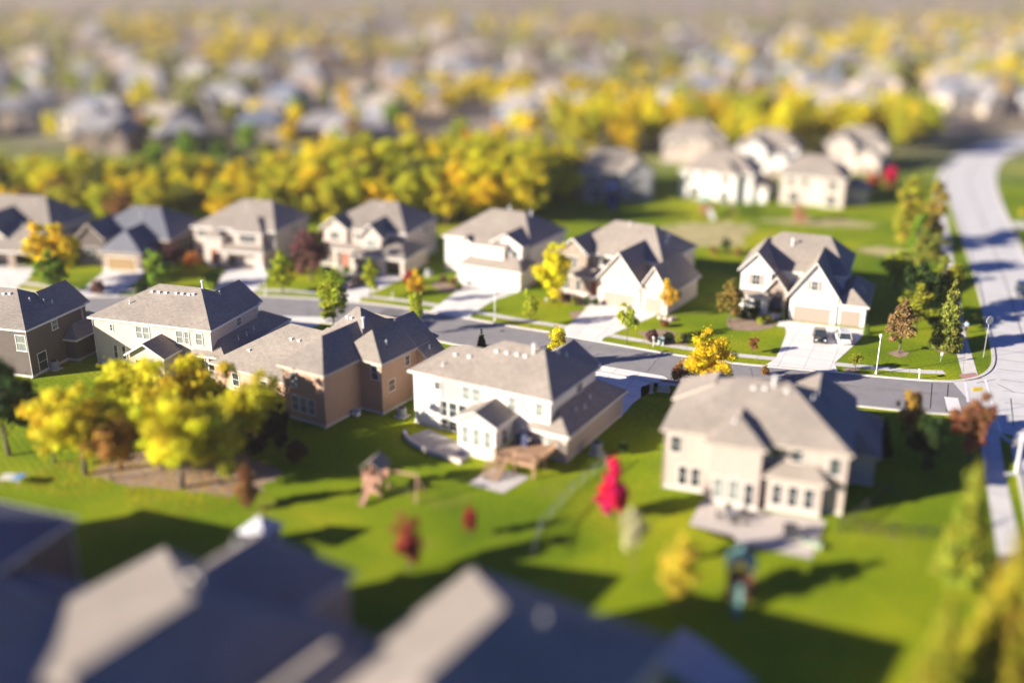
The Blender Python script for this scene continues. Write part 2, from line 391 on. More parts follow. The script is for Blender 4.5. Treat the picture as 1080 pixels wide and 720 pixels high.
def sheet(name, poly, z, m, kind='structure', px=True, label=None):
    P = [G(*p) for p in poly] if px else poly
    me = bpy.data.meshes.new(name); bm = bmesh.new()
    bm.faces.new([bm.verts.new((x, y, z)) for x, y in P]); bmesh.ops.triangulate(bm, faces=bm.faces[:])
    bmesh.ops.recalc_face_normals(bm, faces=bm.faces[:])
    for f in bm.faces:
        if f.normal.z < 0: f.normal_flip()
    bm.to_mesh(me); bm.free(); me.materials.append(m); o = bpy.data.objects.new(name, me); link(o); o['kind'] = kind
    if label: o['label'] = label
    return o
g = MB(); g.add([(-7000, -400, 0), (7000, -400, 0), (7000, 9000, 0), (-7000, 9000, 0)], [(0, 1, 2, 3)])
go = g.build('ground', ground_mat()); go['kind'] = 'structure'
ASPH = mat('asphalt', (.25, .235, .235), .9, .13, .5)
ROADC = mat('road_concrete', (.60, .58, .56), .9, .09, .35)
SEAL = mat('crack_sealant', (.06, .055, .05), .7, .1)
PAINT = mat('road_paint', (.78, .76, .72), .6, .1, 2)
def offset_line(pts, d):
    out = []
    for i, p in enumerate(pts):
        a = Vector(pts[max(i-1, 0)]); b = Vector(pts[min(i+1, len(pts)-1)]); t = (b-a).normalized(); n = Vector((t.y, -t.x))
        out.append((p[0]+n.x*d, p[1]+n.y*d))
    return out
def smooth_line(pts, k=2):
    for _ in range(k):
        q = [pts[0]]
        for a, b in zip(pts[:-1], pts[1:]):
            q += [(a[0]*.75+b[0]*.25, a[1]*.75+b[1]*.25), (a[0]*.25+b[0]*.75, a[1]*.25+b[1]*.75)]
        pts = q+[pts[-1]]
    return pts
def band(name, line, d0, d1, z0, z1, m):
    a, b = offset_line(line, d0), offset_line(line, d1); mb = MB(); n = len(a)
    if z1 is None:
        v = [(x, y, z0) for x, y in a]+[(x, y, z0) for x, y in b]; mb.add(v, [(i, n+i, n+i+1, i+1) for i in range(n-1)])
    else:
        for i in range(n-1):
            pass
        v = [(x, y, z0) for x, y in a]+[(x, y, z1) for x, y in a]+[(x, y, z1) for x, y in b]+[(x, y, z0) for x, y in b]
        f = []
        for i in range(n-1):
            f += [(i, n+i, n+i+1, i+1), (n+i, 2*n+i, 2*n+i+1, n+i+1), (2*n+i, 3*n+i, 3*n+i+1, 2*n+i+1)]
        mb.add(v, f)
    o = mb.build(name, m); o['kind'] = 'structure'; return o
up_px = [(0, 303), (40, 309), (80, 314.5), (124, 313.2), (200, 311), (270, 312), (340, 316), (377, 319), (432, 325.5), (455, 330), (492, 336), (540, 345), (580, 351), (597, 354.5), (632, 361), (712, 375), (775, 384), (820, 388), (876, 393), (970, 402), (1005, 403)]
up = [(-125, 172), (-100, 161)]+[G(*p) for p in up_px]
upl = smooth_line(up)
WST = 9.6
low = offset_line(upl, WST)
# corner of the street and the main road, upper-left kerb return
corner = [(1005, 403), (1025, 401), (1040, 396), (1049, 387), (1050, 374), (1046.5, 360)]
ml_px = [(1046.5, 360), (1037, 320), (1030, 292), (1021, 265), (1015, 247), (1005, 217), (998, 202), (994, 190), (998, 178), (1012, 164), (1035, 152), (1062, 145), (1090, 142)]
ml = smooth_line([G(*p) for p in ml_px]+[(185, 318), (260, 322)])
mr_px = [(1100, 330), (1080, 265), (1070, 247), (1056, 218), (1048, 194), (1050, 176), (1062, 164), (1085, 156)]
rd = Vector((.345, .9386))      # heading of the straight part of the main road
A0 = Vector(G(1046.5, 360)); B0_ = Vector(G(1070, 247))
mrl = [tuple(B0_-rd*190), tuple(B0_-rd*60), tuple(B0_)]+[G(*p) for p in mr_px[3:]]+[(185, 300), (262, 304)]
mrl = smooth_line(mrl)
mll = [tuple(A0-rd*130), tuple(A0-rd*.01)]+ml
def poly_tri_band(name, la, lb, z, m):
    """surface between two long lines, by arc length"""
    def res(l, n):
        P = [Vector(p) for p in l]; s = [0]
        for a, b in zip(P[:-1], P[1:]): s.append(s[-1]+(b-a).length)
        out = []; j = 0
        for i in range(n):
            t = s[-1]*i/(n-1)
            while j < len(s)-2 and s[j+1] < t: j += 1
            q = (t-s[j])/max(s[j+1]-s[j], 1e-9); out.append(P[j].lerp(P[j+1], min(q, 1)))
        return out
    n = 120; a, b = res(la, n), res(lb, n); mb = MB()
    mb.add([(p.x, p.y, z) for p in a]+[(p.x, p.y, z) for p in b], [(i, n+i, n+i+1, i+1) for i in range(n-1)])
    o = mb.build(name, m); o['kind'] = 'structure'; return o, a, b
street = MB(); n = len(upl)
street.add([(x, y, .008) for x, y in upl]+[(x, y, .008) for x, y in low], [(i, n+i, n+i+1, i+1) for i in range(n-1)])
so_ = street.build('street', ASPH); so_['kind'] = 'structure'
ro_, ra_, rb_ = poly_tri_band('main_road', mll, mrl, .012, ROADC)
# apron between the end of the street and the main road
lowE = low[-1]
ap = [upl[-1]]+[G(*p) for p in corner[1:]]+[tuple(A0-rd*4), tuple(A0-rd*14), tuple(A0-rd*24), tuple(A0-rd*31)]+[G(1055, 456), G(1037, 447), G(1020, 441)]+[lowE]
sheet('intersection', ap, .016, ROADC, px=False)
KERB = mat('kerb_concrete', (.60, .56, .50), .85, .08, 1)
band('kerb', upl, -.42, 0, .0, .11, KERB)
band('kerb', low, 0, .42, .0, .11, KERB)
band('kerb', smooth_line([G(*p) for p in corner], 2), -.42, 0, 0, .112, KERB)
band('kerb', ml, -.42, 0, 0, .11, KERB)
lc = smooth_line([lowE, G(1020, 441), G(1037, 447), G(1055, 456), G(1073, 472), tuple(A0-rd*31), tuple(A0-rd*45), tuple(A0-rd*125)], 2)
band('kerb', lc, 0, .42, 0, .112, KERB)
band('kerb', mrl, 0, .42, 0, .11, KERB)
PATCH = mat('asphalt_patch', (.16, .15, .15), .9, .15, 1)
for (j, f0, f1, L_) in ((40, .1, .45, 3), (62, .5, .8, 4), (78, .15, .4, 2.5)):
    if j+1 < len(upl):
        a, b = Vector(upl[j]), Vector(low[j]); t = (Vector(upl[j+1])-a).normalized()*L_
        sheet('road_patch', [tuple(a.lerp(b, f0)), tuple(a.lerp(b, f0)+t), tuple(a.lerp(b, f1)+t), tuple(a.lerp(b, f1))], .0118, PATCH, px=False)
for (px, py) in ((530, 349), (845, 402), (340, 326)):
    x, y = G(px, py); mh = MB(); mh.tube((x, y, .0), (x, y, .0155), .38, .38, 16); o = mh.build('manhole_cover', mat('cast_iron', (.07, .065, .06), .6)); o['kind'] = 'structure'
# pavement behind the verge
WALK = mat('pavement_concrete', (.62, .59, .55), .9, .08, 1.0, kind='slabs')
wl = [p for p in upl if p[0] < G(1000, 392)[0]]
band('pavement', wl, -3.9, -2.6, .012, None, WALK)
sw = [(1024, 398), (1013, 360), (1008, 335), (1002.5, 300), (998, 265), (994, 230), (990, 205), (991, 190), (1000, 172), (1018, 158)]
swl = smooth_line([G(*p) for p in sw])
band('pavement', swl, -.9, .9, .020, None, WALK)
sw2 = smooth_line([G(1043, 450), G(1045, 470), G(1049, 500), G(1058, 545), G(1075, 640), G(1090, 720)])
band('pavement', sw2, -.95, .95, .020, None, WALK)
sheet('pavement', [(1056, 232), (1100, 238), (1100, 244), (1060, 238)], .018, WALK)
sheet('kerb_ramp', [(1011, 395), (1028, 393), (1036, 399), (1017, 402)], .026, mat('red_ramp', (.42, .22, .19), .9, .1))
# joints cast into the main road and sealed cracks
jb = MB(); nj = len(ra_)
for i in range(2, nj-1):
    for q in (0,):
        a, b = ra_[i], rb_[i]
        t = (b-a).normalized()*.03; k = Vector((-t.y, t.x))*1.3
        jb.add([(*(a+k), .021), (*(a-k), .021), (*(b-k), .021), (*(b+k), .021)], [(0, 1, 2, 3)])
for fr in (.5,):
    for i in range(2, nj-2):
        a, b = ra_[i].lerp(rb_[i], fr), ra_[i+1].lerp(rb_[i+1], fr); t = (b-a).normalized(); k = Vector((-t.y, t.x))*.06
        jb.add([(*(a+k), .0215), (*(a-k), .0215), (*(b-k), .0215), (*(b+k), .0215)], [(0, 1, 2, 3)])
for (p, q) in (((1052, 405), (1070, 414)), ((1066, 420), (1069, 450)), ((1030, 404), (1050, 400)), ((1000, 405), (998, 434)), ((983, 404), (981, 431))):
    a, b = Vector(G(*p)), Vector(G(*q)); t = (b-a).normalized(); k = Vector((-t.y, t.x))*.05
    jb.add([(*(a+k), .0218), (*(a-k), .0218), (*(b-k), .0218), (*(b+k), .0218)], [(0, 1, 2, 3)])
rgc = random.Random(21)
for i in range(26):
    j = rgc.randrange(14, len(upl)-3); a, b = Vector(upl[j]), Vector(low[j]); f = rgc.uniform(.05, .6)
    p = a.lerp(b, f); dr = (b-a).normalized() if rgc.random() < .5 else (Vector(upl[j+1])-Vector(upl[j])).normalized()
    for q in range(rgc.randint(3, 8)):
        p2 = p+dr*rgc.uniform(.5, 1.0)+Vector((rgc.uniform(-.25, .25), rgc.uniform(-.25, .25))); t = (p2-p).normalized(); k = Vector((-t.y, t.x))*.035
        if (p2-a).length < 9.2: jb.add([(*(p+k), .0135), (*(p-k), .0135), (*(p2-k), .0135), (*(p2+k), .0135)], [(0, 1, 2, 3)])
        p = p2
jo = jb.build('road_joint_lines', SEAL); jo['kind'] = 'structure'
for (p, q, w_) in (((1039, 400), (1055, 455), .3), ((1018, 403), (1021, 424), .3), ((1003, 419), (1007, 434), 1.5)):
    a, b = Vector(G(*p)), Vector(G(*q)); t = (b-a).normalized(); k = Vector((-t.y, t.x))*w_/2
    sheet('road_marking', [tuple(a+k), tuple(a-k), tuple(b-k), tuple(b+k)], .024, PAINT, px=False)
# driveways (pixel outlines on the ground)
DRV = mat('driveway_concrete', (.78, .74, .69), .9, .06, .6, kind='slabs')
for poly in (
  [(828, 338), (914, 348), (911, 352), (906, 359), (880, 383), (884, 392.5), (804, 387), (818, 378), (823, 368), (829, 352)],
  [(630, 318), (697, 328), (689, 334), (656, 348), (636, 357), (634, 361.5), (594, 354.5), (596, 346), (612, 332), (618, 324)],
  [(486, 299), (560, 303.5), (540, 310), (520, 317), (500, 330), (494, 337), (451, 329.5), (462, 322), (478, 310)],
  [(374, 287), (432, 290), (420, 296), (400, 306), (382, 313), (378, 319.5), (338, 316), (350, 309), (364, 300)],
  [(243, 280), (287, 282), (287, 284), (277, 299), (269, 306), (266, 312), (210, 311), (219, 304), (233, 291)],
  [(112, 281.5), (153, 282), (151, 290), (140, 300), (126, 309), (124, 313.5), (76, 314.5), (84, 308), (108, 288)],
  [(-20, 278), (38, 281), (32, 292), (22, 300), (15, 306), (-30, 301)],
): sheet('driveway', poly, .030, DRV)
# front drives of the lower row of houses
def lp(o, a, x, y): c, s = math.cos(R(a)), math.sin(R(a)); return (o[0]+x*c-y*s, o[1]+x*s+y*c)
def low_y(p):  # nearest point on the lower kerb
    return min(low, key=lambda q: (q[0]-p[0])**2+(q[1]-p[1])**2)
O4, O3, O2, O1, O5 = (-11.08, 101.32), (-25.35, 102.99), (-52.08, 119.11), (-60.77, 114.85), (13.78, 86.44)
sheet('driveway', [lp(O4, -30, 13, 12.6), lp(O4, -30, 19.2, 12.6), G(668, 425), G(676, 419), G(676, 408), G(690, 404), G(705, 400), G(700, 396.5), G(655, 389), G(620, 383)], .030, DRV, px=False)
sheet('driveway', [lp(O3, -32, 5.5, 17.5), lp(O3, -32, 12.4, 17.5), lp(O3, -32, 13, 24), lp(O3, -32, 4.5, 26)], .030, DRV, px=False)
sheet('driveway', [lp(O2, -17.5, 13.5, 15), lp(O2, -17.5, 18.8, 15), lp(O2, -17.5, 20, 25.5), lp(O2, -17.5, 10, 23)], .030, DRV, px=False)
sheet('driveway', [lp(O5, -19.2, 13, 16), lp(O5, -19.2, 19.4, 16), lp(O5, -19.2, 20.5, 22.5), lp(O5, -19.2, 12.5, 22.5)], .030, DRV, px=False)
sheet('front_walk', [(822, 338), (829, 338), (829, 345), (819, 344)], .026, DRV)
sheet('front_walk', [(612, 308), (632, 318), (631, 324), (616, 320)], .026, DRV)
sheet('front_walk', [(483, 296), (500, 300), (492, 304), (482, 301)], .026, DRV)
sheet('front_walk', [(355, 284), (378, 287), (374, 292), (362, 290)], .026, DRV)
MULCH = mat('mulch', (.30, .21, .145), .95, .35, 1.5, bump=.5)
SOIL = mat('bare_soil', (.42, .35, .15), .95, .25, .25, bump=.3)
def blob(pts, z, name, m):
    q = smooth_line([G(*p) for p in pts]+[G(*pts[0])], 4)[:-1]; cx = sum(p[0] for p in q)/len(q); cy_ = sum(p[1] for p in q)/len(q)
    rg = random.Random(len(q)+int(cx)); k = [rg.uniform(*((.68, 1.25) if 'soil' in name else (.88, 1.1))) for _ in q]
    k = [(k[i-1]+k[i]*2+k[(i+1) % len(q)])/4 for i in range(len(q))]
    sheet(name, [(cx+(p[0]-cx)*f, cy_+(p[1]-cy_)*f) for p, f in zip(q, k)], z, m, px=False)
blob([(95, 500), (130, 478), (170, 470), (240, 470), (290, 490), (300, 508), (250, 525), (190, 516), (120, 512)], .010, 'mulch_bed', MULCH)
blob([(688, 243), (720, 236), (752, 233), (790, 236), (800, 243), (782, 250), (790, 258), (768, 262), (738, 259), (705, 255)], .010, 'bare_soil', SOIL)
blob([(903, 262), (930, 259), (962, 265), (968, 272), (940, 271), (915, 268)], .010, 'bare_soil', SOIL)
blob([(796, 232), (850, 229), (905, 233), (930, 238), (890, 240), (840, 238)], .010, 'bare_soil', SOIL)
for pts in ([(765, 336), (800, 334), (820, 340), (812, 348), (770, 350)], [(600, 305), (628, 316), (618, 324), (590, 318), (582, 310)], [(935, 372), (950, 368), (962, 373), (948, 378)], [(672, 350), (700, 346), (735, 358), (720, 366), (690, 362)],
            [(600, 330), (612, 326), (616, 335), (604, 338)], [(698, 334), (715, 332), (712, 340), (696, 340)], [(888, 389), (902, 387), (910, 391), (896, 394)], [(985, 368), (998, 364), (1008, 369), (996, 374)],
            [(455, 296), (480, 300), (484, 306), (470, 309), (455, 302)]):
    blob(pts, .014, 'mulch_bed', MULCH)
# ------------------------------------------------------------------ the lower row, backs to the camera
N_ = dict
h4b = [blk(3.6, 17.3, 0, 11, 6.2, 9.4, 'x', 5.2, 3.8), blk(0, 9.5, .0, 8.6, 6.18, 8.55, 'x', 4.6, 0, wm=WHITE_S),
       blk(14.2, 19.45, -.4, 13.7, 3.0, 4.75, 'y', 2.6, 2.6, wm=BEIGE_S), blk(10.5, 17.0, 5.5, 11.8, 6.22, 8.5, 'y', 1, 0),
       blk(8.1, 13.3, -3.9, .6, 3.9, 5.15, 'y', 0, 0, wm=WHITE_S), blk(1.0, 9, 8, 12.5, 3.1, 4.6, 'x', 2, 0)]
house('white two storey house with tan roof and wooden back deck', O4, -30, h4b, WHITE_S,
      wins=[('f', .42, 3.5, 5.0, .75, .8), ('f', .42, 7.1, 4.9, .95, 1.5, N_(glass=GLASS_B)), ('f', .42, 8.3, 4.9, .95, 1.5, N_(glass=GLASS_B)),
            ('f', .42, 12.6, 4.9, .9, 1.5, N_(glass=GLASS_B)), ('f', .42, 13.7, 4.9, .35, 1.5, N_(glass=GLASS_B)), ('f', .42, 15.7, 4.9, .9, 1.5, N_(glass=GLASS_B)),
            ('f', .42, 4.2, 2.55, .95, 1.7), ('f', .42, 5.4, 2.55, .95, 1.7), ('f', .42, 6.6, 2.55, .95, 1.7),
            ('f', .42, 4.2, .75, .95, 1.0), ('f', .42, 5.4, .75, .95, 1.0), ('f', .42, 6.6, .75, .95, 1.0),
            ('f', -3.48, 9.4, 2.3, .8, 1.9, N_(glass=GLASS_B)), ('f', -3.48, 10.7, 2.3, .8, 1.9, N_(glass=GLASS_B)), ('f', -3.48, 12.0, 2.3, .8, 1.9, N_(glass=GLASS_B)),
            ('f', .02, 16.0, 1.7, .8, 1.5, N_(glass=GLASS_B)), ('f', .02, 17.2, 1.7, .8, 1.5, N_(glass=GLASS_B)), ('r', 16.88, 7.0, 5.2, 1.3, 1.0, N_(glass=GLASS_B)), ('r', 12.88, -1.8, 2.2, .7, 1.5)],
      doors=[('f', .42, 14.0, N_(z0=1.1, w=.95, h=2.1, m=WHITEM))],
      gdoors=[('b', 13.28, 16.8, 4.2)], vents=[(1, 4.2, 2.9), (1, 5.9, 3.0), (0, 8.6, 4.1), (0, 9.8, 4.15), (0, 11.0, 4.2), (0, 12.0, 4.2), (0, 14.4, 6.8)],
      pipes=[(0, 12.7, 4.7, .9), (0, 15.0, 7.6, .5), (1, 3.6, 1.4, .4), (2, 18.0, 4.0, .4), (2, 18.3, 5.5, .4), (2, 17.9, 7.5, .4)])
h3b = [blk(0, 6.6, 0, 12, 6.2, 8.7, 'y', 4.3, 1, m=.42), blk(-1.5, 6.45, 6.9, 16.5, 6.2, 9.8, 'x', 3.0, 4.4),
       blk(-13.4, 3.5, 2.2, 15, 3.0, 7.3, 'x', 7.4, 0), blk(3.4, 12.0, 12.3, 15.8, 4.1, 9.0, 'y', 0, 0, m=.36), blk(3.4, 9.62, 5.9, 14.5, 6.21, 8.9, 'y', 2.4, 0), blk(-8, -1, 12, 17.5, 3.1, 5.0, 'x', 2, 0), blk(-3, 7.2, 13.5, 19.6, 5.0, 7.4, 'x', 3, 3)]  # last block: mostly hidden front wing, added to cast shade on the street
house('tan house with peach side wall and many-gabled grey roof', O3, -32, h3b, PEACH_S, roof=SH_GREY, fascia=TRIM_T,
      wins=[('f', .42, 1.9, 4.7, .75, 1.5, N_(glass=GLASS_B)), ('f', .42, 1.9, 2.0, .85, 1.7, N_(glass=GLASS_B)), ('f', .42, 3.1, 2.0, .85, 1.7, N_(glass=GLASS_B)), ('f', .42, 4.3, 2.0, .85, 1.7, N_(glass=GLASS_B)),
            ('f', 6.32, 8.3, 4.9, .9, 1.6), ('r', 9.18, 8.0, 3.0, 1.1, 1.3, N_(glass=GLASS_B)), ('r', 9.18, 10.9, 5.0, .8, 1.1, N_(glass=GLASS_B)), ('f', 2.62, -9.5, 1.5, 1.0, 1.5), ('f', 2.62, -5, 1.5, 1.0, 1.5)],
      gdoors=[('b', 15.38, 7.8, 4.6)], vents=[(2, -4.4, 6.9), (2, -3.2, 6.9), (1, 1.2, 10.4), (1, 1.8, 10.4), (2, -9, 4.6)],
      pipes=[(1, 4.0, 9.8, 1.1), (4, 8.2, 8.6, .5), (3, 10.2, 13.8, .5)])
h2b = [blk(0, 17.4, 0, 11, 6.2, 9.5, 'x', 6.9, 4.6), blk(13.8, 19.2, -.3, 15.4, 3.0, 4.75, 'y', 2.7, 2.7, wm=BEIGE_S),
       blk(10.8, 17.1, 5.5, 12.2, 6.22, 8.8, 'y', 1, 0), blk(7.4, 12.9, -3.3, .6, 3.3, 4.95, 'y', 0, 0), blk(1, 9, 9, 13, 3.1, 4.8, 'x', 2, 0)]
house('beige two storey house half hidden by golden trees', O2, -17.5, h2b, CREAM_S,
      wins=[('f', .42, 3.0, 5.0, .35, .75), ('f', .42, 7.0, 4.8, .85, 1.5, N_(glass=GLASS_B)), ('f', .42, 8.0, 4.8, .85, 1.5, N_(glass=GLASS_B)), ('f', .42, 12.7, 4.8, .85, 1.5, N_(glass=GLASS_B)),
            ('f', .42, 13.7, 4.8, .5, 1.5, N_(glass=GLASS_B)), ('f', .42, 15.4, 4.8, .85, 1.4, N_(glass=GLASS_B)), ('f', .42, 3.2, 1.9, .5, 1.6), ('f', .42, 4.4, 1.9, .5, 1.6),
            ('f', .12, 15.6, 1.9, .8, 1.5), ('f', .12, 17, 1.9, .8, 1.5), ('f', -2.88, 9, 1.9, .8, 1.5), ('f', -2.88, 11.3, 1.9, .8, 1.5), ('r', 16.98, 6.6, 5.2, 1.0, .9, N_(glass=GLASS_B))],
      gdoors=[('b', 14.98, 16.4, 4.4)], vents=[(0, 6.6, 4.3), (0, 7.6, 4.3), (0, 8.6, 4.3), (0, 10.0, 4.4), (0, 10.9, 4.4), (0, 11.8, 4.4), (0, 12.4, 4.5)],
      pipes=[(0, 13.0, 5.6, .9), (0, 14.4, 7, .5), (0, 4.6, 2.4, .5), (1, 18.1, 4.5, .4), (1, 18.2, 6.2, .5), (1, 18.0, 8.2, .4)])
h1b = [blk(-14, 3.6, 0, 10.8, 6.2, 9.4, 'x', 5, 5.2), blk(-.2, 5.2, 6.3, 15, 3.0, 4.75, 'y', 2.7, 2.7), blk(-3, 3.3, 5.5, 12, 6.22, 8.8, 'y', 1, 0)]
h1b[1]['x0'] = 0
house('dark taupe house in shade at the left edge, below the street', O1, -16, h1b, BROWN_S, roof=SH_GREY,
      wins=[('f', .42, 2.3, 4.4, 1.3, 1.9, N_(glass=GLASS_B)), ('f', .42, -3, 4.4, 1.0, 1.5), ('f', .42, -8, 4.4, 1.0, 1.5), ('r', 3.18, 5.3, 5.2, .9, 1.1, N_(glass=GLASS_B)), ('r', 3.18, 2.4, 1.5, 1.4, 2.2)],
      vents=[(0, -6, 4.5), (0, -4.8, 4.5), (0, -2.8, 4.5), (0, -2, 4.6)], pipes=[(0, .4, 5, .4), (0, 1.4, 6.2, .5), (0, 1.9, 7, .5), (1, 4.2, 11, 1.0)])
h5b = [blk(0, 17.0, 0, 12.5, 6.2, 9.9, 'x', 6.7, 6.3), blk(-.35, 7.8, 7.4, 13.2, 6.21, 8.4, 'y', 0, 2.5), blk(4.3, 9.8, -1.6, 6, 6.22, 8.1, 'y', 2.5, 0),
       blk(9.6, 15.2, -1.1, 1.8, 3.5, 4.6, 'x', 1.2, 1.2), blk(14.2, 19.6, 6.8, 16.6, 3.2, 5.0, 'y', 2.6, 2.6, wm=GREY_S), blk(9.8, 16.9, 7, 13.6, 6.22, 8.5, 'y', 1, 0)]
house('large beige house with stone patio beside the magenta tree', O5, -19.2, h5b, BEIGE_S, roof=SH_TAN, fascia=TRIM_T,
      wins=[('f', .42, 1.4, 4.7, 1.0, 1.6), ('f', .42, 15.6, 4.7, 1.0, 1.6), ('f', .42, 10.5, 5.2, 1.0, 1.1), ('f', .42, 12.3, 5.2, 1.0, 1.1), ('f', -1.18, 5.7, 1.7, .85, 2.1, N_(glass=GLASS_B)), ('f', -1.18, 7.1, 1.7, .85, 2.1, N_(glass=GLASS_B)), ('f', -1.18, 8.5, 1.5, .8, 2.2),
            ('f', -.68, 10.9, 1.7, .85, 2.0), ('f', -.68, 12.3, 1.7, .85, 2.0), ('f', -.68, 13.7, 1.7, .85, 2.0), ('f', .42, 2.2, 1.6, .8, 1.9), ('f', .42, 3.4, 1.6, .8, 1.9), ('r', 16.58, 4, 4.8, 1.0, 1.3)],
      gdoors=[('b', 16.18, 16.9, 4.4)], vents=[(0, 7.6, 5.2), (0, 8.6, 5.3), (0, 10.6, 5.3)],
      pipes=[(0, 9.4, 5.6, .9), (0, 13.3, 7.4, .5), (0, 13.0, 5.7, .5), (2, 6.6, .4, .35)])
# ------------------------------------------------------------------ the upper row, fronts to the camera
O6 = (32.7, 141.28)
h6b = [blk(0, 14.6, 1.6, 15.5, 5.9, 9.9, 'x', 4.4, 3.4), blk(-.15, 4.9, -1.2, 9, 6.2, 9.0, 'y', 0, 0), blk(7.0, 14.3, -2.7, 7, 3.5, 8.8, 'y', 0, 0, oh=.5),
       blk(3.5, 7.3, -1.7, 3.5, 3.3, 5.9, 'y', 0, 0, wm=STONE, open_f=[(4.6, 6.3, 2.9)]), blk(13.0, 18.0, -2.3, 9.6, 3.05, 4.9, 'y', 2.0, 2.5, oh=.4), blk(.0, 4.8, -2.5, -.4, 2.9, 3.6, 'x', .7, .7, wm=WHITE_S)]
house('white gabled house with two cars on its wide driveway', O6, -22, h6b, WHITE_S, roof=SH_TAN,
      wins=[('f', -.78, 2.4, 4.9, 1.1, 1.5, N_(shutters=True, nx=2)), ('f', -2.08, 1.5, 1.5, .9, 1.7, N_(nx=2)), ('f', -2.08, 3.1, 1.5, .9, 1.7, N_(nx=2)), ('f', -2.2, 10.6, 5.3, .8, 1.3, N_(shutters=True, nx=2)),
            ('l', .42, 5, 4.7, 1.0, 1.4), ('r', 14.18, 12.5, 4.9, 1, 1.3)],
      gdoors=[('f', -2.2, 10.6, 4.9, N_(h=2.2)), ('f', -1.9, 15.7, 2.6, N_(h=2.2))], doors=[('f', 2.3, 5.45, N_(z0=.5, w=1.2))], vents=[(0, 11.4, 12)],
      pipes=[(0, 6.2, 6.2, .9), (4, 16.6, 3.2, .4), (4, 17.0, 2.2, .4)], steps=[(4.6, 6.4, -2.2, -1.3, .48)])
OB5 = (9.37, 156.3)
h5 = [blk(1.2, 17.4, -4, 9, 6, 9.9, 'x', 5, 4.6), blk(.4, 5.9, -5.6, 3, 6.02, 8.4, 'y', 0, 0, wm=STONE), blk(8.8, 16.5, -9.2, 2, 3.6, 8.3, 'y', 0, 0, oh=.45),
      blk(15.6, 20.6, -8.9, 3, 3.1, 7.0, 'y', 0, 2.5, oh=.4), blk(1.0, 9.2, -6.9, -3.4, 3.0, 4.0, 'x', .8, 0, wm=STONE)]
h5[3]['b'] = 2.6
house('tan gabled house with stone entry behind a round golden tree', OB5, -32, h5, CREAM_S, roof=SH_TAN,
      wins=[('f', -5.18, 3.1, 4.6, 1.6, 1.6, N_(nx=3)), ('f', -3.58, 6.8, 4.9, .6, 1.3), ('f', -3.58, 7.7, 4.9, .6, 1.3), ('f', -3.58, 8.6, 4.9, .6, 1.3), ('f', -8.75, 11.9, 5.2, .5, 1.3, N_(glass=GLASS_B)), ('f', -8.75, 13.3, 5.2, .5, 1.3, N_(glass=GLASS_B)),
            ('f', -6.48, 2.6, 1.5, 1.4, 1.6, N_(nx=2)), ('f', -6.48, 4.8, 1.5, .9, 1.6), ('r', 20.2, -4, 1.9, 1.0, 1.1)],
      gdoors=[('f', -8.75, 12.7, 5.0, N_(h=2.2)), ('f', -8.5, 18.1, 2.6, N_(h=2.2))], doors=[('f', -6.48, 7.4, N_(z0=.3, w=1.1))],
      vents=[(0, 13.6, 3.2), (0, 14.6, 4.0), (0, 15.2, 1.6)], pipes=[(0, 9, 2.0, .6), (0, 14.9, 2.8, .5), (3, 17.2, -3.2, .4)], steps=[(6.6, 8.2, -7.2, -6.4, .32)])
OB4 = (-11.21, 161.85)
h4 = [blk(.2, 16.4, -.6, 12.8, 6, 9.7, 'x', 5.6, 4.6), blk(7.0, 13.2, -3.4, 3, 6.02, 7.6, 'x', 2.4, 0, wm=WHITE_S), blk(9.8, 15.9, -2.6, 6, 6.3, 8.1, 'y', 0, 0),
      blk(5.4, 16.9, -5.0, 1.5, 3.0, 4.7, 'x', 2.0, 2.2), blk(3.6, 6.9, -2.0, 2, 5.3, 6.6, 'y', 0, 0)]
h4[3]['z0'] = 0
house('white stucco house in the middle of the upper row', OB4, -28, h4, WHITE_S, roof=SH_TAN,
      wins=[('f', -.18, 1.6, 1.6, .4, .8), ('f', -.18, 2.2, 1.6, .4, .8), ('f', -.18, 2.9, 1.6, .4, .8), ('f', -1.58, 5.2, 4.5, .8, .8), ('f', -2.98, 8.3, 4.9, .5, 1.2, N_(glass=GLASS_B)), ('f', -2.18, 14.3, 5.0, 1.2, 1.1), ('l', .62, 5, 4.7, 1, 1.2)],
      gdoors=[('f', -4.58, 9.4, 4.9, N_(m=DOOR_W)), ('f', -4.58, 14.6, 2.6, N_(m=DOOR_W))], doors=[('f', -1.58, 4.6, N_(z0=.3, w=1.0, m=DOOR_T))], pipes=[(0, 8.8, 6.6, .7), (0, 12.7, 6.5, .8)], steps=[(3.9, 5.3, -2.3, -1.5, .32)])
OB3 = (-31.38, 168.45)
h3 = [blk(.0, 15.6, -1.6, 12, 6, 9.6, 'x', 6.2, 4.4), blk(.1, 5.2, -2.2, 4, 6.02, 8.0, 'y', 0, 0), blk(8.2, 12.6, -4.4, 4, 5.6, 7.9, 'y', 0, 0),
      blk(7.6, 17.4, -6.2, 4, 3.0, 5.1, 'x', 2.4, 3.0, wm=CREAM_S, open_f=[(8.6, 12.9, 2.45), (13.7, 16.3, 2.45)]), blk(0.3, 8, -4.0, -1, 3.0, 3.9, 'x', 1, 0, wm=STONE)]
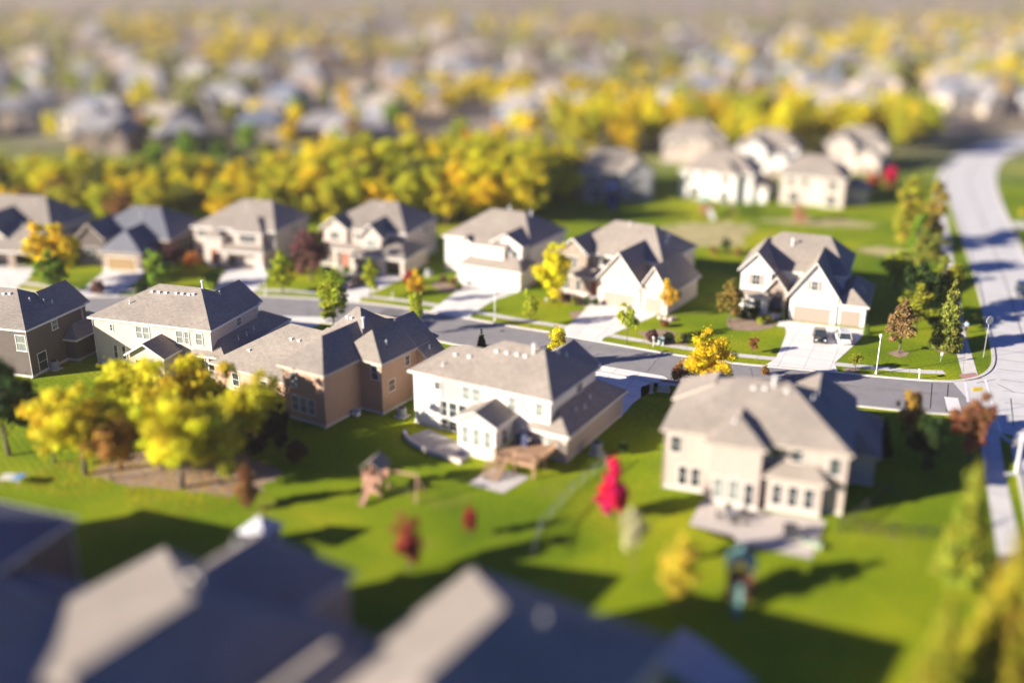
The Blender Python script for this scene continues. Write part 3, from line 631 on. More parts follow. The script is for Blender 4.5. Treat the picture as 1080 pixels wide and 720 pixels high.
house('beige house with dark open garage behind the plum tree', OB3, -19, h3, CREAM_S, roof=SH_GREY,
      wins=[('f', -1.78, 2.6, 4.8, 1.6, 1.3, N_(nx=3)), ('f', -1.18, 6.6, 4.8, 1.2, 1.1, N_(nx=2)), ('f', -3.98, 10.4, 4.6, 1.6, 1.3, N_(nx=2, glass=GLASS_B)), ('f', -3.58, 1.8, 1.5, 1.4, 1.5, N_(nx=2)), ('r', 15.18, 7, 4.9, 1, 1.2)],
      doors=[('f', -3.58, 5.4, N_(z0=.3))], pipes=[(0, 9, 4, .6)], steps=[(4.7, 6.1, -4.3, -3.5, .32)], cols=[(3.9, -4.0, 2.9), (7.0, -4.0, 2.9)])
OB2 = (-53.64, 167.77)
h2 = [blk(0, 15.6, -.4, 12.6, 6, 9.7, 'x', 6.6, 3.6), blk(8.0, 13.8, -1.6, 5, 5.8, 8.0, 'x', 2.2, 2.4), blk(6.3, 14.6, -3.2, 9, 3.0, 5.2, 'x', 2.0, 3.0, open_f=[(7.8, 12.9, 2.4)]),
      blk(2.6, 6.8, -2.2, 3, 4.7, 6.3, 'y', 2.1, 0)]
house('cream house with white car inside its open garage', OB2, -15, h2, CREAM_S, roof=SH_TAN,
      wins=[('f', .02, 1.9, 4.8, 1.8, 1.2, N_(nx=3)), ('f', -1.18, 10.9, 4.7, 3.0, 1.3, N_(nx=5)), ('f', .02, 1.6, 1.6, 1.6, 1.4, N_(nx=3)), ('r', 15.18, 7, 4.8, 1, 1.2)],
      doors=[('f', -1.78, 4.9, N_(z0=.3, w=1.3, h=2.6))], pipes=[(0, 8.3, 4.6, .6)], steps=[(4.1, 5.8, -2.6, -1.7, .32)])
OB1 = (-72.2, 169.25)
h1 = [blk(.4, 16.4, -1.5, 12, 4.3, 8.3, 'x', 6, 5), blk(.2, 5.8, -3.6, 5, 4.32, 7.0, 'y', 0, 0), blk(6.0, 14.0, -6.2, 6, 3.1, 6.3, 'y', 2.5, 0, wm=STONE)]
house('low brown brick house with hipped slate-grey roof and golden garage door', OB1, -12, h1, BROWN_S, roof=SH_DARK, fascia=TRIM_T,
      wins=[('f', -3.18, 3, 1.9, 2.2, 1.8, N_(nx=3)), ('r', 15.98, 5, 2.2, 1.2, 1.4)], gdoors=[('f', -5.78, 9.9, 5.0, N_(m=mat('golden_garage_paint', (.30, .20, .09), .6)))], pipes=[(0, 9, 3, .6)])
OB0 = (-87.69, 171.29)
h0 = [blk(-8, 10.5, -1, 12, 5.0, 9.4, 'x', 5, 4.6), blk(-3, 5, -5.5, 5, 4.6, 8.0, 'y', 0, 0, wm=CREAM_S), blk(1.5, 13.4, -8.0, 4, 3.0, 6.2, 'x', 2.5, 3.4, wm=STONE, open_f=[(2.6, 6.3, 2.4), (7.6, 11.6, 2.4)])]
house('house at the left edge of the upper row beside the golden tree', OB0, -10, h0, BEIGE_S, roof=SH_GREY,
      wins=[('f', -5.08, -.6, 5.2, 1.2, 1.3), ('r', 10.08, 6, 3.2, 1, 1.2)], pipes=[(0, 5, 4, .6)])
# ------------------------------------------------------------------ the row behind, backs and fronts blurred by distance
C1 = [blk(0, 17, 4, 17, 6, 9.8, 'x', 5, 5), blk(9, 16, 1.5, 8, 5.9, 8.6, 'y', 0, 0), blk(1, 7, 2, 8, 3.1, 4.5, 'x', 1.5, 1.5)]
house('grey-blue shaded house behind the open green, left of the white ones', (14.24, 212.7), 5, C1, GREY_S, roof=SH_GREY,
      wins=[('f', 1.92, 12.5, 4.5, 1.6, 1.5, N_(nx=2)), ('f', 4.42, 3, 4.6, 1.2, 1.5), ('f', 4.42, 7.2, 4.6, 1.2, 1.5), ('f', 2.42, 4, 1.5, 1.8, 1.9, N_(nx=2)), ('f', 1.92, 12.5, 1.4, 1.8, 2, N_(nx=2))])
C2 = [blk(0, 16, 1, 14, 6, 9.9, 'x', 5, 5), blk(7.5, 13, -.6, 6, 5.9, 8.2, 'y', 2.2, 0), blk(12.5, 19, 2, 13, 3.1, 5, 'y', 2.5, 2.5)]
house('bright white house behind the open green, second from its left end', (35.44, 218.1), -22, C2, WHITE_S, roof=SH_TAN,
      wins=[('f', 1.42, 2.4, 4.6, 1.2, 1.5), ('f', 1.42, 5.4, 4.6, 1.2, 1.5), ('f', -.18, 10.2, 4.5, 1.6, 1.5), ('f', 1.42, 3.5, 1.5, 2.2, 2.0, N_(nx=3)), ('f', -.18, 10.2, 1.4, 1.8, 2, N_(nx=2)), ('r', 15.58, 6, 4.7, 1, 1.3)])
C3 = [blk(0, 14, .5, 13, 6, 9.6, 'x', 4.8, 4.6), blk(8, 13.6, -.8, 6, 5.9, 8.0, 'y', 2.2, 0), blk(12.5, 18.5, 4, 13, 3.1, 5, 'y', 2.5, 2.5)]
house('cream house with small brown tower playset on the green before it', (55.78, 212.7), -18, C3, CREAM_S, roof=SH_TAN,
      wins=[('f', .92, 2.4, 4.6, 1.2, 1.5), ('f', .92, 5.2, 4.6, 1.2, 1.5), ('f', -.38, 10.8, 4.5, 1.6, 1.5), ('f', .92, 3.2, 1.5, 2.2, 2.0, N_(nx=3)), ('f', -.38, 10.8, 1.5, 1.8, 2, N_(nx=2)), ('r', 13.58, 6, 4.7, 1, 1.3)])
C4 = [blk(0, 15, 0, 13, 6, 9.8, 'x', 4.8, 4.6), blk(1.5, 8, -4, 6, 5.9, 8.6, 'y', 0, 0), blk(7, 14, -5, 4, 3.1, 6.0, 'y', 0, 2)]
house('white gabled house rising behind the two pale backyard houses', (54.5, 250.5), -20, C4, WHITE_S, roof=SH_TAN,
      wins=[('f', -3.58, 4.7, 4.6, 1.6, 1.4), ('f', -3.58, 4.7, 1.5, 1.8, 1.5)], gdoors=[('f', -4.58, 10.5, 4.6)])
house('pale house with dark red bushes near the bend of the road', (77.5, 255.5), -24, [dict(b) for b in C4], CREAM_S, roof=SH_GREY,
      wins=[('f', -3.58, 4.7, 4.6, 1.6, 1.4), ('f', -3.58, 4.7, 1.5, 1.8, 1.5)], gdoors=[('f', -4.58, 10.5, 4.6)])
house('low pale house at the edge of the golden wood behind the green', (38, 262), -12, [dict(b) for b in C2], BEIGE_S, roof=SH_TAN,
      wins=[('f', 1.42, 2.4, 4.6, 1.2, 1.5), ('f', 1.42, 5.4, 4.6, 1.2, 1.5)])
# ------------------------------------------------------------------ the nearest houses, only their roofs in frame
D1 = [blk(0, 20, -14, 7.6, 6.0, 10.8, 'y', 5.4, 7.8, m=.65), blk(4, 14, 3, 13, 6.0, 9.5, 'y', 0, 4.4), blk(-9, 21, -28, -1.2, 6.0, 13.0, 'x', 9, 7, m=.45)]
house('near house with big tan and blue-grey roof at the bottom left', (-29.83, 59.55), -33, D1, BEIGE_S, roof=SH_TAN,
      wins=[('b', 12.58, 6, 4.6, 1.2, 1.5), ('b', 12.58, 11, 4.6, 1.2, 1.5), ('b', 12.58, 9, 1.6, 1.8, 1.9), ('r', 19.58, 2, 4.6, 1.2, 1.5)], pipes=[(1, 7.5, 8, .6)])
D2 = [blk(0, 15.6, -16, 6.6, 6.0, 10.4, 'y', 6.6, 8, m=.52), blk(-5, 5, -19, -4.5, 5.0, 8.2, 'y', 3, 3), blk(9, 14, -14, -8.5, 6.1, 9.6, 'y', 0, 0)]
house('near house with wide blue-grey roof at the bottom centre', (-6.47, 57.69), -33, D2, BEIGE_S, roof=SH_TAN,
      wins=[('b', 6.18, 4, 4.6, 1.2, 1.5), ('b', 6.18, 11, 4.6, 1.2, 1.5), ('b', 6.18, 8, 1.6, 1.8, 1.9)], pipes=[(0, 10, 0, .6)])
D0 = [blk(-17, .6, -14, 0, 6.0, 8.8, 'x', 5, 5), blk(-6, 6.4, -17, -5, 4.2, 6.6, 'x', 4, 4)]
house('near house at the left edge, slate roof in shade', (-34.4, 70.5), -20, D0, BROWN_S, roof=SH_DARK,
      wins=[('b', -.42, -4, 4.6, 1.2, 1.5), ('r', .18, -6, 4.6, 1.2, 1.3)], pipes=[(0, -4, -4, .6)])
sheet('patio', [(718, 662), (742, 676), (800, 722), (740, 730), (690, 700)], .03, CONC)
# ------------------------------------------------------------------ trees
def leaf_quads(rng, P, Nn, size, asp=.75):
    n = len(P); a = rng.normal(size=(n, 3)); a -= (a*Nn).sum(1, keepdims=True)*Nn
    a /= np.linalg.norm(a, axis=1, keepdims=True)+1e-9; b = np.cross(Nn, a)
    s = size*rng.uniform(.6, 1.4, (n, 1)); a = a*s; b = b*s*asp
    return np.stack([P-a, P-b*.9, P+a, P+b], 1).reshape(-1, 3)
def mesh_from(name, V, tint, lum, mats):
    me = bpy.data.meshes.new(name); n = len(V)//4
    me.vertices.add(len(V)); me.vertices.foreach_set('co', V.astype(np.float32).ravel())
    me.loops.add(len(V)); me.loops.foreach_set('vertex_index', np.arange(len(V), dtype=np.int32))
    me.polygons.add(n); me.polygons.foreach_set('loop_start', np.arange(0, len(V), 4, dtype=np.int32))
    try: me.polygons.foreach_set('loop_total', np.full(n, 4, dtype=np.int32))
    except Exception: pass
    me.update(calc_edges=True)
    for nm, arr in (('tint', tint), ('lum', lum)):
        at = me.attributes.new(nm, 'FLOAT', 'FACE'); at.data.foreach_set('value', arr.astype(np.float32))
    for m in mats: me.materials.append(m)
    return me
def crown_arrays(seed, kind, n, leaf, w=1.0, h=1.0):
    """leaves of a tree one unit... w wide, h tall including its bare stem"""
    rng = np.random.default_rng(seed); lob = []
    if kind in ('broad', 'round', 'airy'):
        zc = {'broad': .54, 'round': .52, 'airy': .55}[kind]
        k = {'broad': 42, 'round': 34, 'airy': 24}[kind]
        for i in range(k):
            t = rng.uniform(0, 2*math.pi); ph = rng.uniform(-.95, 1); rr = rng.uniform(.45, 1.08)
            hr = math.sqrt(max(0, 1-ph*ph*.85))*rr; q = rng.uniform(.055, .135)
            lob.append((.36*w*hr*math.cos(t), .36*w*hr*math.sin(t), h*(zc+.36*ph*min(rr, 1)), w*q, h*q*rng.uniform(.55, .85)))
        lob.append((0, 0, h*zc, w*.15, h*.18))
    elif kind == 'oval':
        for i in range(34):
            q = rng.uniform(0, 1); t = rng.uniform(0, 2*math.pi); r = rng.uniform(.7, 1.1)*.36*math.sin(math.pi*min(1, .15+q*.85))**.8
            lob.append((w*r*math.cos(t), w*r*math.sin(t), h*(.22+.68*q), w*rng.uniform(.07, .14), h*rng.uniform(.03, .06)))
        lob.append((0, 0, h*.55, w*.2, h*.3)); lob.append((0, 0, h*.9, w*.09, h*.09))
    elif kind == 'egg':
        for i in range(60):
            q = rng.uniform(0, 1)**1.1; t = rng.uniform(0, 2*math.pi); r = rng.uniform(.55, 1.0)*.38*(min(1, .55+q*2.2))*(1-q)**.5
            lob.append((w*r*math.cos(t), w*r*math.sin(t), h*(.14+.80*q), w*rng.uniform(.06, .11)*(1.1-.5*q), h*rng.uniform(.03, .05)))
        lob.append((0, 0, h*.42, w*.24, h*.22)); lob.append((0, 0, h*.88, w*.10, h*.09))
    elif kind == 'cone':
        for j in range(9):
            q = j/8.; r = .40*(1-q)**.85+.02; m = max(2, int(9*(1-q))+1)
            for i in range(m):
                t = 2*math.pi*i/m+rng.uniform(-.3, .3)+j
                lob.append((w*r*math.cos(t)*.85, w*r*math.sin(t)*.85, h*(.10+.84*q)-h*.02*rng.uniform(0, 1), w*(.055+.10*(1-q)), h*.045))
        lob.append((0, 0, h*.45, w*.15, h*.33)); lob.append((0, 0, h*.93, w*.04, h*.07))
    elif kind == 'column':
        for i in range(34):
            q = i/33.; t = rng.uniform(0, 6.28); r = rng.uniform(.6, 1.1)*.27*math.sin(math.pi*(.12+.8*q))
            lob.append((w*r*math.cos(t), w*r*math.sin(t), h*(.08+.84*q), w*rng.uniform(.12, .20)*(1.05-.5*q), h*.04))
    elif kind == 'shrub':
        for i in range(9):
            t = rng.uniform(0, 6.28); r = rng.uniform(.1, .32)
            lob.append((w*r*math.cos(t), w*r*math.sin(t), h*rng.uniform(.3, .68), w*rng.uniform(.14, .22), h*rng.uniform(.2, .3)))
        lob.append((0, 0, h*.42, w*.33, h*.4))
    lob = np.array(lob); vol = lob[:, 3]**2*lob[:, 4]; pr = vol**.75; pr /= pr.sum()
    idx = rng.choice(len(lob), n, p=pr); L = lob[idx]
    dd = rng.normal(size=(n, 3)); dd /= np.linalg.norm(dd, axis=1, keepdims=True)
    rad = rng.uniform(0, 1, (n, 1))**.42
    if kind == 'airy': rad = rng.uniform(0, 1, (n, 1))**.6*1.15
    P = L[:, :3]+dd*rad*np.stack([L[:, 3], L[:, 3], L[:, 4]], 1)
    # ragged surface: twigs that reach further out
    P += dd*(rng.uniform(0, 1, (n, 1)) > .82)*rng.uniform(0, .075, (n, 1))*np.array([w, w, w])
    P[:, 2] = np.maximum(P[:, 2], h*.03)
    Nn = dd+rng.normal(size=(n, 3))*.75; Nn[:, 2] += .25; Nn /= np.linalg.norm(Nn, axis=1, keepdims=True)
    V = leaf_quads(rng, P, Nn, leaf)
    lt = rng.uniform(0, 1, len(lob))[idx]
    tint = np.clip(.6*lt+.4*rng.uniform(0, 1, n), 0, 1); ll = rng.uniform(.3, .75, len(lob))[idx]
    lum = np.clip(ll+rng.normal(size=n)*.17, 0, 1)
    return V, tint, lum, lob
def trunk_mb(lob, h, r, seed, full=True, top=.8):
    rng = random.Random(seed); mb = MB(); zc = h*top
    pts = [(0, 0, -.1)]; x = y = 0
    for i in range(1, 5): x += rng.uniform(-.02, .02)*h*.5; y += rng.uniform(-.02, .02)*h*.5; pts.append((x, y, zc*i/4))
    for i in range(4): mb.tube(pts[i], pts[i+1], r*(1-.2*i)*(1.35 if i == 0 else 1), r*(1-.2*(i+1)), 7)
    if full:
        for L in sorted(lob.tolist(), key=lambda q: -q[3])[:12]:
            zb = min(max(L[2]-h*.22, h*.16), zc*.9); f = zb/zc*4; i = min(int(f), 3); q = f-i
            b = [pts[i][k]+(pts[i+1][k]-pts[i][k])*q for k in range(3)]
            m = [(b[0]+L[0])*.5, (b[1]+L[1])*.5, (b[2]+L[2])*.5+h*.02]
            mb.tube(b, m, r*.38, r*.26, 5); mb.tube(m, L[:3], r*.26, r*.08, 5)
    return mb
PROTO = {}
SPEC = {  # kind: leaves, leaf size, width, height, trunk radius
 'broad': (13000, .115, 7.0, 8.5, .16), 'round': (9500, .115, 6.0, 7.0, .13), 'airy': (3400, .15, 6.0, 7.5, .10), 'oval': (5200, .125, 4.0, 7.0, .09),
 'egg': (6000, .12, 3.6, 5.5, .09), 'cone': (9000, .155, 4.5, 8.0, .13), 'column': (5600, .14, 3.0, 8.0, .10), 'shrub': (1600, .09, 2.0, 1.6, .04)}
def proto(kind, var):
    k = (kind, var)
    if k in PROTO: return PROTO[k]
    n, lf, w_, h_, r = SPEC[kind]; V, ti, lu, lob = crown_arrays(100+var*17+len(kind), kind, n, lf, w_, h_)
    cm = mesh_from('crown', V, ti, lu, [LEAF]); tm = trunk_mb(lob, h_, r, var, kind != 'shrub').mesh('trunk'); tm.materials.append(BARK)
    for p in tm.polygons: p.use_smooth = True
    PROTO[k] = (cm, tm, w_, h_); return PROTO[k]
tree_i = 0
def tree_at(x, y, h, w_, kind, col, label, group=None, cat=None, name=None):
    global tree_i; tree_i += 1
    cm, tm, pw, ph = proto(kind, tree_i % 3)
    root = empty(name or {'shrub': 'shrub', 'cone': 'conifer_tree', 'column': 'columnar_tree'}.get(kind, 'autumn_tree'), (x, y, 0), tree_i*2.39)
    root.scale = (w_/pw, w_/pw, h/ph)
    t = bpy.data.objects.new('stem' if kind == 'shrub' else 'trunk', tm); link(t, root)
    c = bpy.data.objects.new('foliage' if kind == 'shrub' else 'crown', cm); link(c, root); c.color = (*col, 1)
    tag(root, label, cat or ('shrub' if kind == 'shrub' else 'tree'), group); return root
def tree(px, py, top, wpx, kind, col, label, **k):
    x, y = G(px, py); h = height_of(px, py, top); return tree_at(x, y, h, wpx*depth(x, y, h/2)/F*{'oval': 1.25, 'column': 1.6, 'cone': 1.02, 'egg': 1.55}.get(kind, 1.1), kind, col, label, **k)
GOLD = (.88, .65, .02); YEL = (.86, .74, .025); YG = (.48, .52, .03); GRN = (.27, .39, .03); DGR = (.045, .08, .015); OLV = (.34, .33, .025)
ORG = (.70, .25, .05); RED = (.45, .04, .04); PLUM = (.22, .09, .085); MAG = (.88, .012, .20); BRN = (.34, .17, .05); PALE = (.70, .64, .40); AMB = (.76, .50, .03)
for a in (
 (62, 300, 226, 62, 'broad', GOLD, 'broad golden tree in front of the leftmost upper house'),
 (57, 309, 262, 32, 'oval', GRN, 'bright green tree standing before the broad golden tree at far left'),
 (168, 307, 258, 33, 'round', GRN, 'green tree beside the driveway of the low slate-roofed house'),
 (185, 285, 250, 26, 'round', PLUM, 'dull plum tree against the side of the low slate-roofed house'),
 (205, 288, 264, 24, 'airy', ORG, 'small orange tree left of the cream house with the open garage'),
 (329, 296, 235, 47, 'broad', PLUM, 'plum-coloured tree between the cream and beige houses'),
 (298, 309, 263, 27, 'oval', YG, 'light green young tree left of the plum tree'),
 (352, 346, 284, 31, 'oval', YG, 'dense yellow-green tree rising over the grey roof ridge'),
 (391, 315, 270, 20, 'oval', YG, 'slim yellow-green tree before the dark open garage'),
 (440, 320, 284, 22, 'airy', AMB, 'thin yellowish tree on the lawn left of the white stucco house'),
 (441, 352, 303, 20, 'airy', YG, 'sparse lime young tree on the lower verge by the street'),
 (584, 319, 251, 48, 'broad', YEL, 'round golden tree between the white stucco and tan gabled houses'),
 (560, 345, 305, 22, 'airy', YG, 'lime-green young tree on the lawn beside the white house driveway'),
 (587, 388, 339, 24, 'airy', YEL, 'small yellow tree seen over the white house roof by the street'),
 (661, 363, 315, 25, 'airy', YG, 'thin yellow-green tree on the verge right of the double driveway'),
 (705, 334, 293, 22, 'airy', AMB, 'slim amber tree at the right corner of the tan gabled house'),
 (769, 340, 292, 28, 'oval', (.34, .24, .05), 'russet and green tree left of the white gabled house'),
 (747, 418, 344, 62, 'broad', GOLD, 'bright gold tree rising beyond the large beige roof by the street'),
 (716, 412, 378, 24, 'airy', BRN, 'brown thinning bush-like tree at the foot of the bright gold tree'),
 (793, 373, 354, 15, 'airy', (.36, .14, .05), 'tiny russet tree on the verge under the white gabled house'),
 (948, 372, 313, 30, 'oval', (.36, .22, .09), 'pinkish maple on the corner lawn beside the street lamp'),
 (965, 348, 298, 38, 'oval', OLV, 'olive tree just behind the pinkish maple'),
 (997, 369, 294, 34, 'cone', (.30, .31, .05), 'pyramid-shaped green tree next to the pavement corner'),
 (902, 391, 368, 17, 'airy', OLV, 'very small tree on the verge beside the wide driveway'),
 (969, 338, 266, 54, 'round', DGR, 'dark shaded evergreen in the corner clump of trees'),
 (996, 330, 266, 40, 'round', OLV, 'rounded olive tree at the roadside edge of the corner clump'),
 (944, 304, 258, 38, 'round', YG, 'light green bushy tree on the house side of the corner clump'),
 (975, 290, 236, 46, 'round', (.36, .36, .05), 'yellowish-green tree at the back of the corner clump'),
 (954, 258, 183, 26, 'column', (.50, .44, .04), 'tall yellow column-shaped tree beside the main road'),
 (981, 262, 188, 24, 'column', (.42, .33, .05), 'tall brownish column-shaped tree beside the main road'),
 (968, 268, 222, 22, 'column', GRN, 'shorter green column-shaped tree between the two tall ones'),
 (957, 470, 403, 36, 'round', (.55, .30, .06), 'orange-topped tree above the dark trees at the right'),
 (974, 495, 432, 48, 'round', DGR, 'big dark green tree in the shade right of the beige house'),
 (1022, 486, 406, 50, 'round', (.38, .15, .07), 'red-orange tree beside the southern pavement'),
 (930, 480, 440, 22, 'cone', DGR, 'dark slim evergreen against the shaded garage wall'),
 (1012, 612, 486, 62, 'cone', (.36, .38, .03), 'yellow-green pointed conifer at the lower right'),
 (1052, 712, 556, 92, 'cone', (.50, .42, .03), 'big golden conifer in the bottom right corner'),
 (985, 740, 618, 60, 'cone', (.42, .40, .03), 'blurred yellow-green conifer at the bottom edge, lower right'),
 (645, 545, 480, 30, 'egg', MAG, 'magenta pointed tree on the back lawn'),
 (432, 602, 536, 42, 'round', (.50, .07, .06), 'round red tree on the back lawn near the swing set'),
 (496, 566, 530, 15, 'oval', RED, 'tiny red tree in the middle of the back lawn'),
 (668, 604, 524, 34, 'airy', PALE, 'pale wispy tree in front of the magenta one'),
 (716, 640, 562, 44, 'oval', (.74, .58, .06), 'golden bushy tree on the lower back lawn'),
 (262, 536, 487, 22, 'egg', (.34, .15, .06), 'rust-brown narrow conifer at the edge of the mulch bed'),
 (508, 374, 346, 14, 'cone', DGR, 'small dark conifer beyond the white house roof'),
 (90, 500, 392, 92, 'broad', (.84, .72, .03), 'wide golden tree at the left end of the mulch bed'),
 (128, 494, 425, 56, 'broad', BRN, 'russet-brown tree between the golden ones in the mulch bed'),
 (150, 462, 366, 104, 'broad', (.82, .74, .03), 'golden tree against the beige back wall, left one'),
 (192, 514, 400, 104, 'broad', (.84, .76, .03), 'largest yellow tree at the front of the mulch bed'),
 (222, 462, 368, 84, 'airy', (.80, .64, .02), 'thin yellow tree against the beige back wall, right one'),
 (262, 480, 384, 66, 'airy', (.66, .56, .03), 'sparse yellow-green tree near the peach house porch'),
 (238, 500, 425, 60, 'broad', OLV, 'olive tree tucked behind the largest yellow tree'),
 (58, 488, 412, 62, 'airy', (.84, .66, .03), 'ragged golden tree at the outer left of the yellow cluster'),
 (118, 506, 428, 58, 'airy', (.52, .26, .07), 'ragged orange-brown tree at the front of the yellow cluster'),
 (176, 478, 380, 74, 'airy', (.84, .72, .04), 'loose lemon tree in the middle of the yellow cluster'),
 (232, 512, 424, 70, 'airy', (.74, .68, .05), 'loose lemon-green tree at the right front of the yellow cluster'),
 (284, 458, 386, 44, 'airy', (.72, .62, .04), 'sparse lemon tree in front of the peach house low roof'),
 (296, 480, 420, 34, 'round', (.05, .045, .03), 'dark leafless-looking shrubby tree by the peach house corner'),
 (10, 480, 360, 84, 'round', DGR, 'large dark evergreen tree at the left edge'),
 (765, 268, 248, 14, 'round', (.12, .16, .04), 'small round green tree on the bare soil strip'),
 (32, 250, 205, 40, 'broad', OLV, 'olive tree behind the roofs at the far left edge'),
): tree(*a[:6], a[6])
for i, a in enumerate((
 (826, 338, 325, 7, 'cone', DGR, 'clipped conical shrub right of the white house entry steps'), (914, 352, 341, 8, 'cone', (.2, .3, .03), 'bright clipped cone by the single garage'),
 (801, 342, 333, 9, 'shrub', YG, 'light green shrub left of the entry steps'), (782, 336, 322, 18, 'shrub', DGR, 'dark shrub under the white house bay window, left'), (795, 335, 321, 16, 'shrub', DGR, 'dark shrub under the white house bay window, right'),
 (809, 340, 330, 10, 'shrub', OLV, 'olive shrub against the entry wall of the white gabled house'), (618, 320, 311, 8, 'shrub', GRN, 'round green shrub on the path corner of the tan gabled house'), (628, 322, 313, 9, 'shrub', DGR, 'dark round shrub beside the tan garage door'),
 (606, 322, 312, 10, 'shrub', OLV, 'olive shrub in the stone bed before the tan gabled house'), (594, 318, 306, 18, 'shrub', PLUM, 'wine-red shrub under the round golden tree'), (687, 361, 345, 15, 'shrub', PLUM, 'greyish-plum shrub beside the utility box on the verge'),
 (705, 360, 348, 13, 'shrub', DGR, 'dark low shrub right of the verge utility box'), (716, 362, 349, 13, 'shrub', OLV, 'olive low shrub at the middle of the verge bed'), (727, 362, 351, 13, 'shrub', DGR, 'dark low shrub at the right end of the verge bed'),
 (226, 301, 280, 20, 'shrub', GRN, 'green shrub left of the cream house driveway'), (222, 307, 296, 14, 'shrub', YG, 'yellow-green shrub by the street end of the cream house drive'), (307, 290, 276, 12, 'shrub', RED, 'red flowering shrub beside the light green young tree'),
 (432, 300, 282, 14, 'shrub', RED, 'dark red shrub at the corner of the open garage house'), (105, 311, 292, 16, 'shrub', PLUM, 'wine-coloured shrub on the lawn left of the wide concrete drive'), (150, 312, 296, 14, 'shrub', DGR, 'dark shrub at the roots of the green street tree'),
 (478, 301, 290, 9, 'shrub', BRN, 'brownish shrub at the left corner of the white stucco house'), (468, 298, 288, 9, 'shrub', PLUM, 'dull red shrub on the left bed of the white stucco house'), (485, 306, 296, 8, 'shrub', OLV, 'olive shrub beside the white stucco house drive'),
 (752, 268, 258, 10, 'shrub', BRN, 'brown shrub on the bare soil, left of the small round tree'), (778, 270, 260, 10, 'shrub', BRN, 'brown shrub on the bare soil, right of the small round tree'), (658, 478, 462, 12, 'shrub', DGR, 'dark shrub behind the white garage wall'),
 (700, 345, 336, 12, 'shrub', BRN, 'brown dry shrub at the foot of the slim amber tree'), (806, 395, 384, 10, 'shrub', BRN, 'brown shrub at the lower kerb beyond the large beige roof'), (985, 345, 330, 16, 'shrub', DGR, 'dark undergrowth shrub behind the pyramid-shaped tree'),
 (1002, 300, 284, 18, 'shrub', OLV, 'olive shrub beside the main road pavement'), (920, 200, 178, 16, 'shrub', RED, 'crimson bush beside the pale house, left'), (938, 197, 172, 16, 'shrub', MAG, 'crimson bush beside the pale house, right'),
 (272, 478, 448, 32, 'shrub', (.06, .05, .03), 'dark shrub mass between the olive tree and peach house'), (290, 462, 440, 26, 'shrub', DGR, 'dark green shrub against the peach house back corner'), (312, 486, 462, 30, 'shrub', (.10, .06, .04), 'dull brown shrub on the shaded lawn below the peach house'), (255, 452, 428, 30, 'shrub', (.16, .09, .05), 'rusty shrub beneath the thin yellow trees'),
 (345, 288, 278, 14, 'shrub', DGR, 'dark shrub beneath the beige house front window'), (365, 290, 279, 9, 'shrub', GRN, 'green shrub beside the beige house entry'), (955, 455, 436, 14, 'shrub', GRN, 'green shrub at the kerb above the orange-topped tree'),
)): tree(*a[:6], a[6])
# golden belt of trees behind the upper row
rng = random.Random(5)
belt_cols = [('golden', GOLD), ('golden', YEL), ('golden', (.76, .62, .03)), ('yellow-green', (.64, .62, .035)), ('yellow-green', (.56, .50, .03)), ('olive', OLV), ('olive', (.20, .20, .03)), ('russet', (.40, .20, .06)), ('dark green', DGR)]
near_boxes = [(a[0]+8*math.cos(a[2])-4*math.sin(a[2]), a[1]+8*math.sin(a[2])+4*math.cos(a[2])) for a in ((OB5[0], OB5[1], R(-32)), (OB4[0], OB4[1], R(-28)), (OB3[0], OB3[1], R(-19)), (OB2[0], OB2[1], R(-15)), (OB1[0], OB1[1], R(-12)), (OB0[0], OB0[1], R(-10)))]
belt = []
for i in range(1500):
    px = rng.uniform(-40, 600); py = rng.uniform(192, 240) if px < 560 else rng.uniform(196, 215)
    x, y = G(px, py)
    if any((x-q[0])**2+(y-q[1])**2 < 12.5**2 for q in near_boxes): continue
    big = 330 < px < 600
    if any((x-q[0])**2+(y-q[1])**2 < (4.6 if big else 4.8)**2 for q in belt): continue
    belt.append((x, y))
    nm, c = rng.choice(belt_cols[:5] if rng.random() < (.88 if big else .68) else belt_cols[5:])
    h = (rng.uniform(6, 9) if px < 250 else rng.uniform(7, 10.5)) if not big else rng.uniform(9, 14.5)
    tree_at(x, y, h, h*rng.uniform(.8, 1.1), rng.choice(['broad', 'round', 'broad']), c, nm+' tree in the wooded belt behind the upper row of houses', group='%s trees in the belt behind the upper row' % nm)
    if len(belt) > 180: break
# golden wood behind the white back houses
for i in range(300):
    px = rng.uniform(590, 1000); py = rng.uniform(136, 168)
    x, y = G(px, py)
    if px > 985 or any((x-q[0])**2+(y-q[1])**2 < 16**2 for q in ((62, 254), (86, 259), (46, 270), (24, 223), (43, 222), (63, 217))): continue
    if any((x-q[0])**2+(y-q[1])**2 < 6.5**2 for q in belt): continue
    belt.append((x, y)); nm, c = rng.choice(belt_cols[:5]); h = rng.uniform(10, 15)
    tree_at(x, y, h, h*rng.uniform(.7, .9), rng.choice(['broad', 'round']), c, nm+' tree in the wood beyond the white backyard houses', group='%s trees beyond the white backyard houses' % nm)
    if len(belt) > 225: break
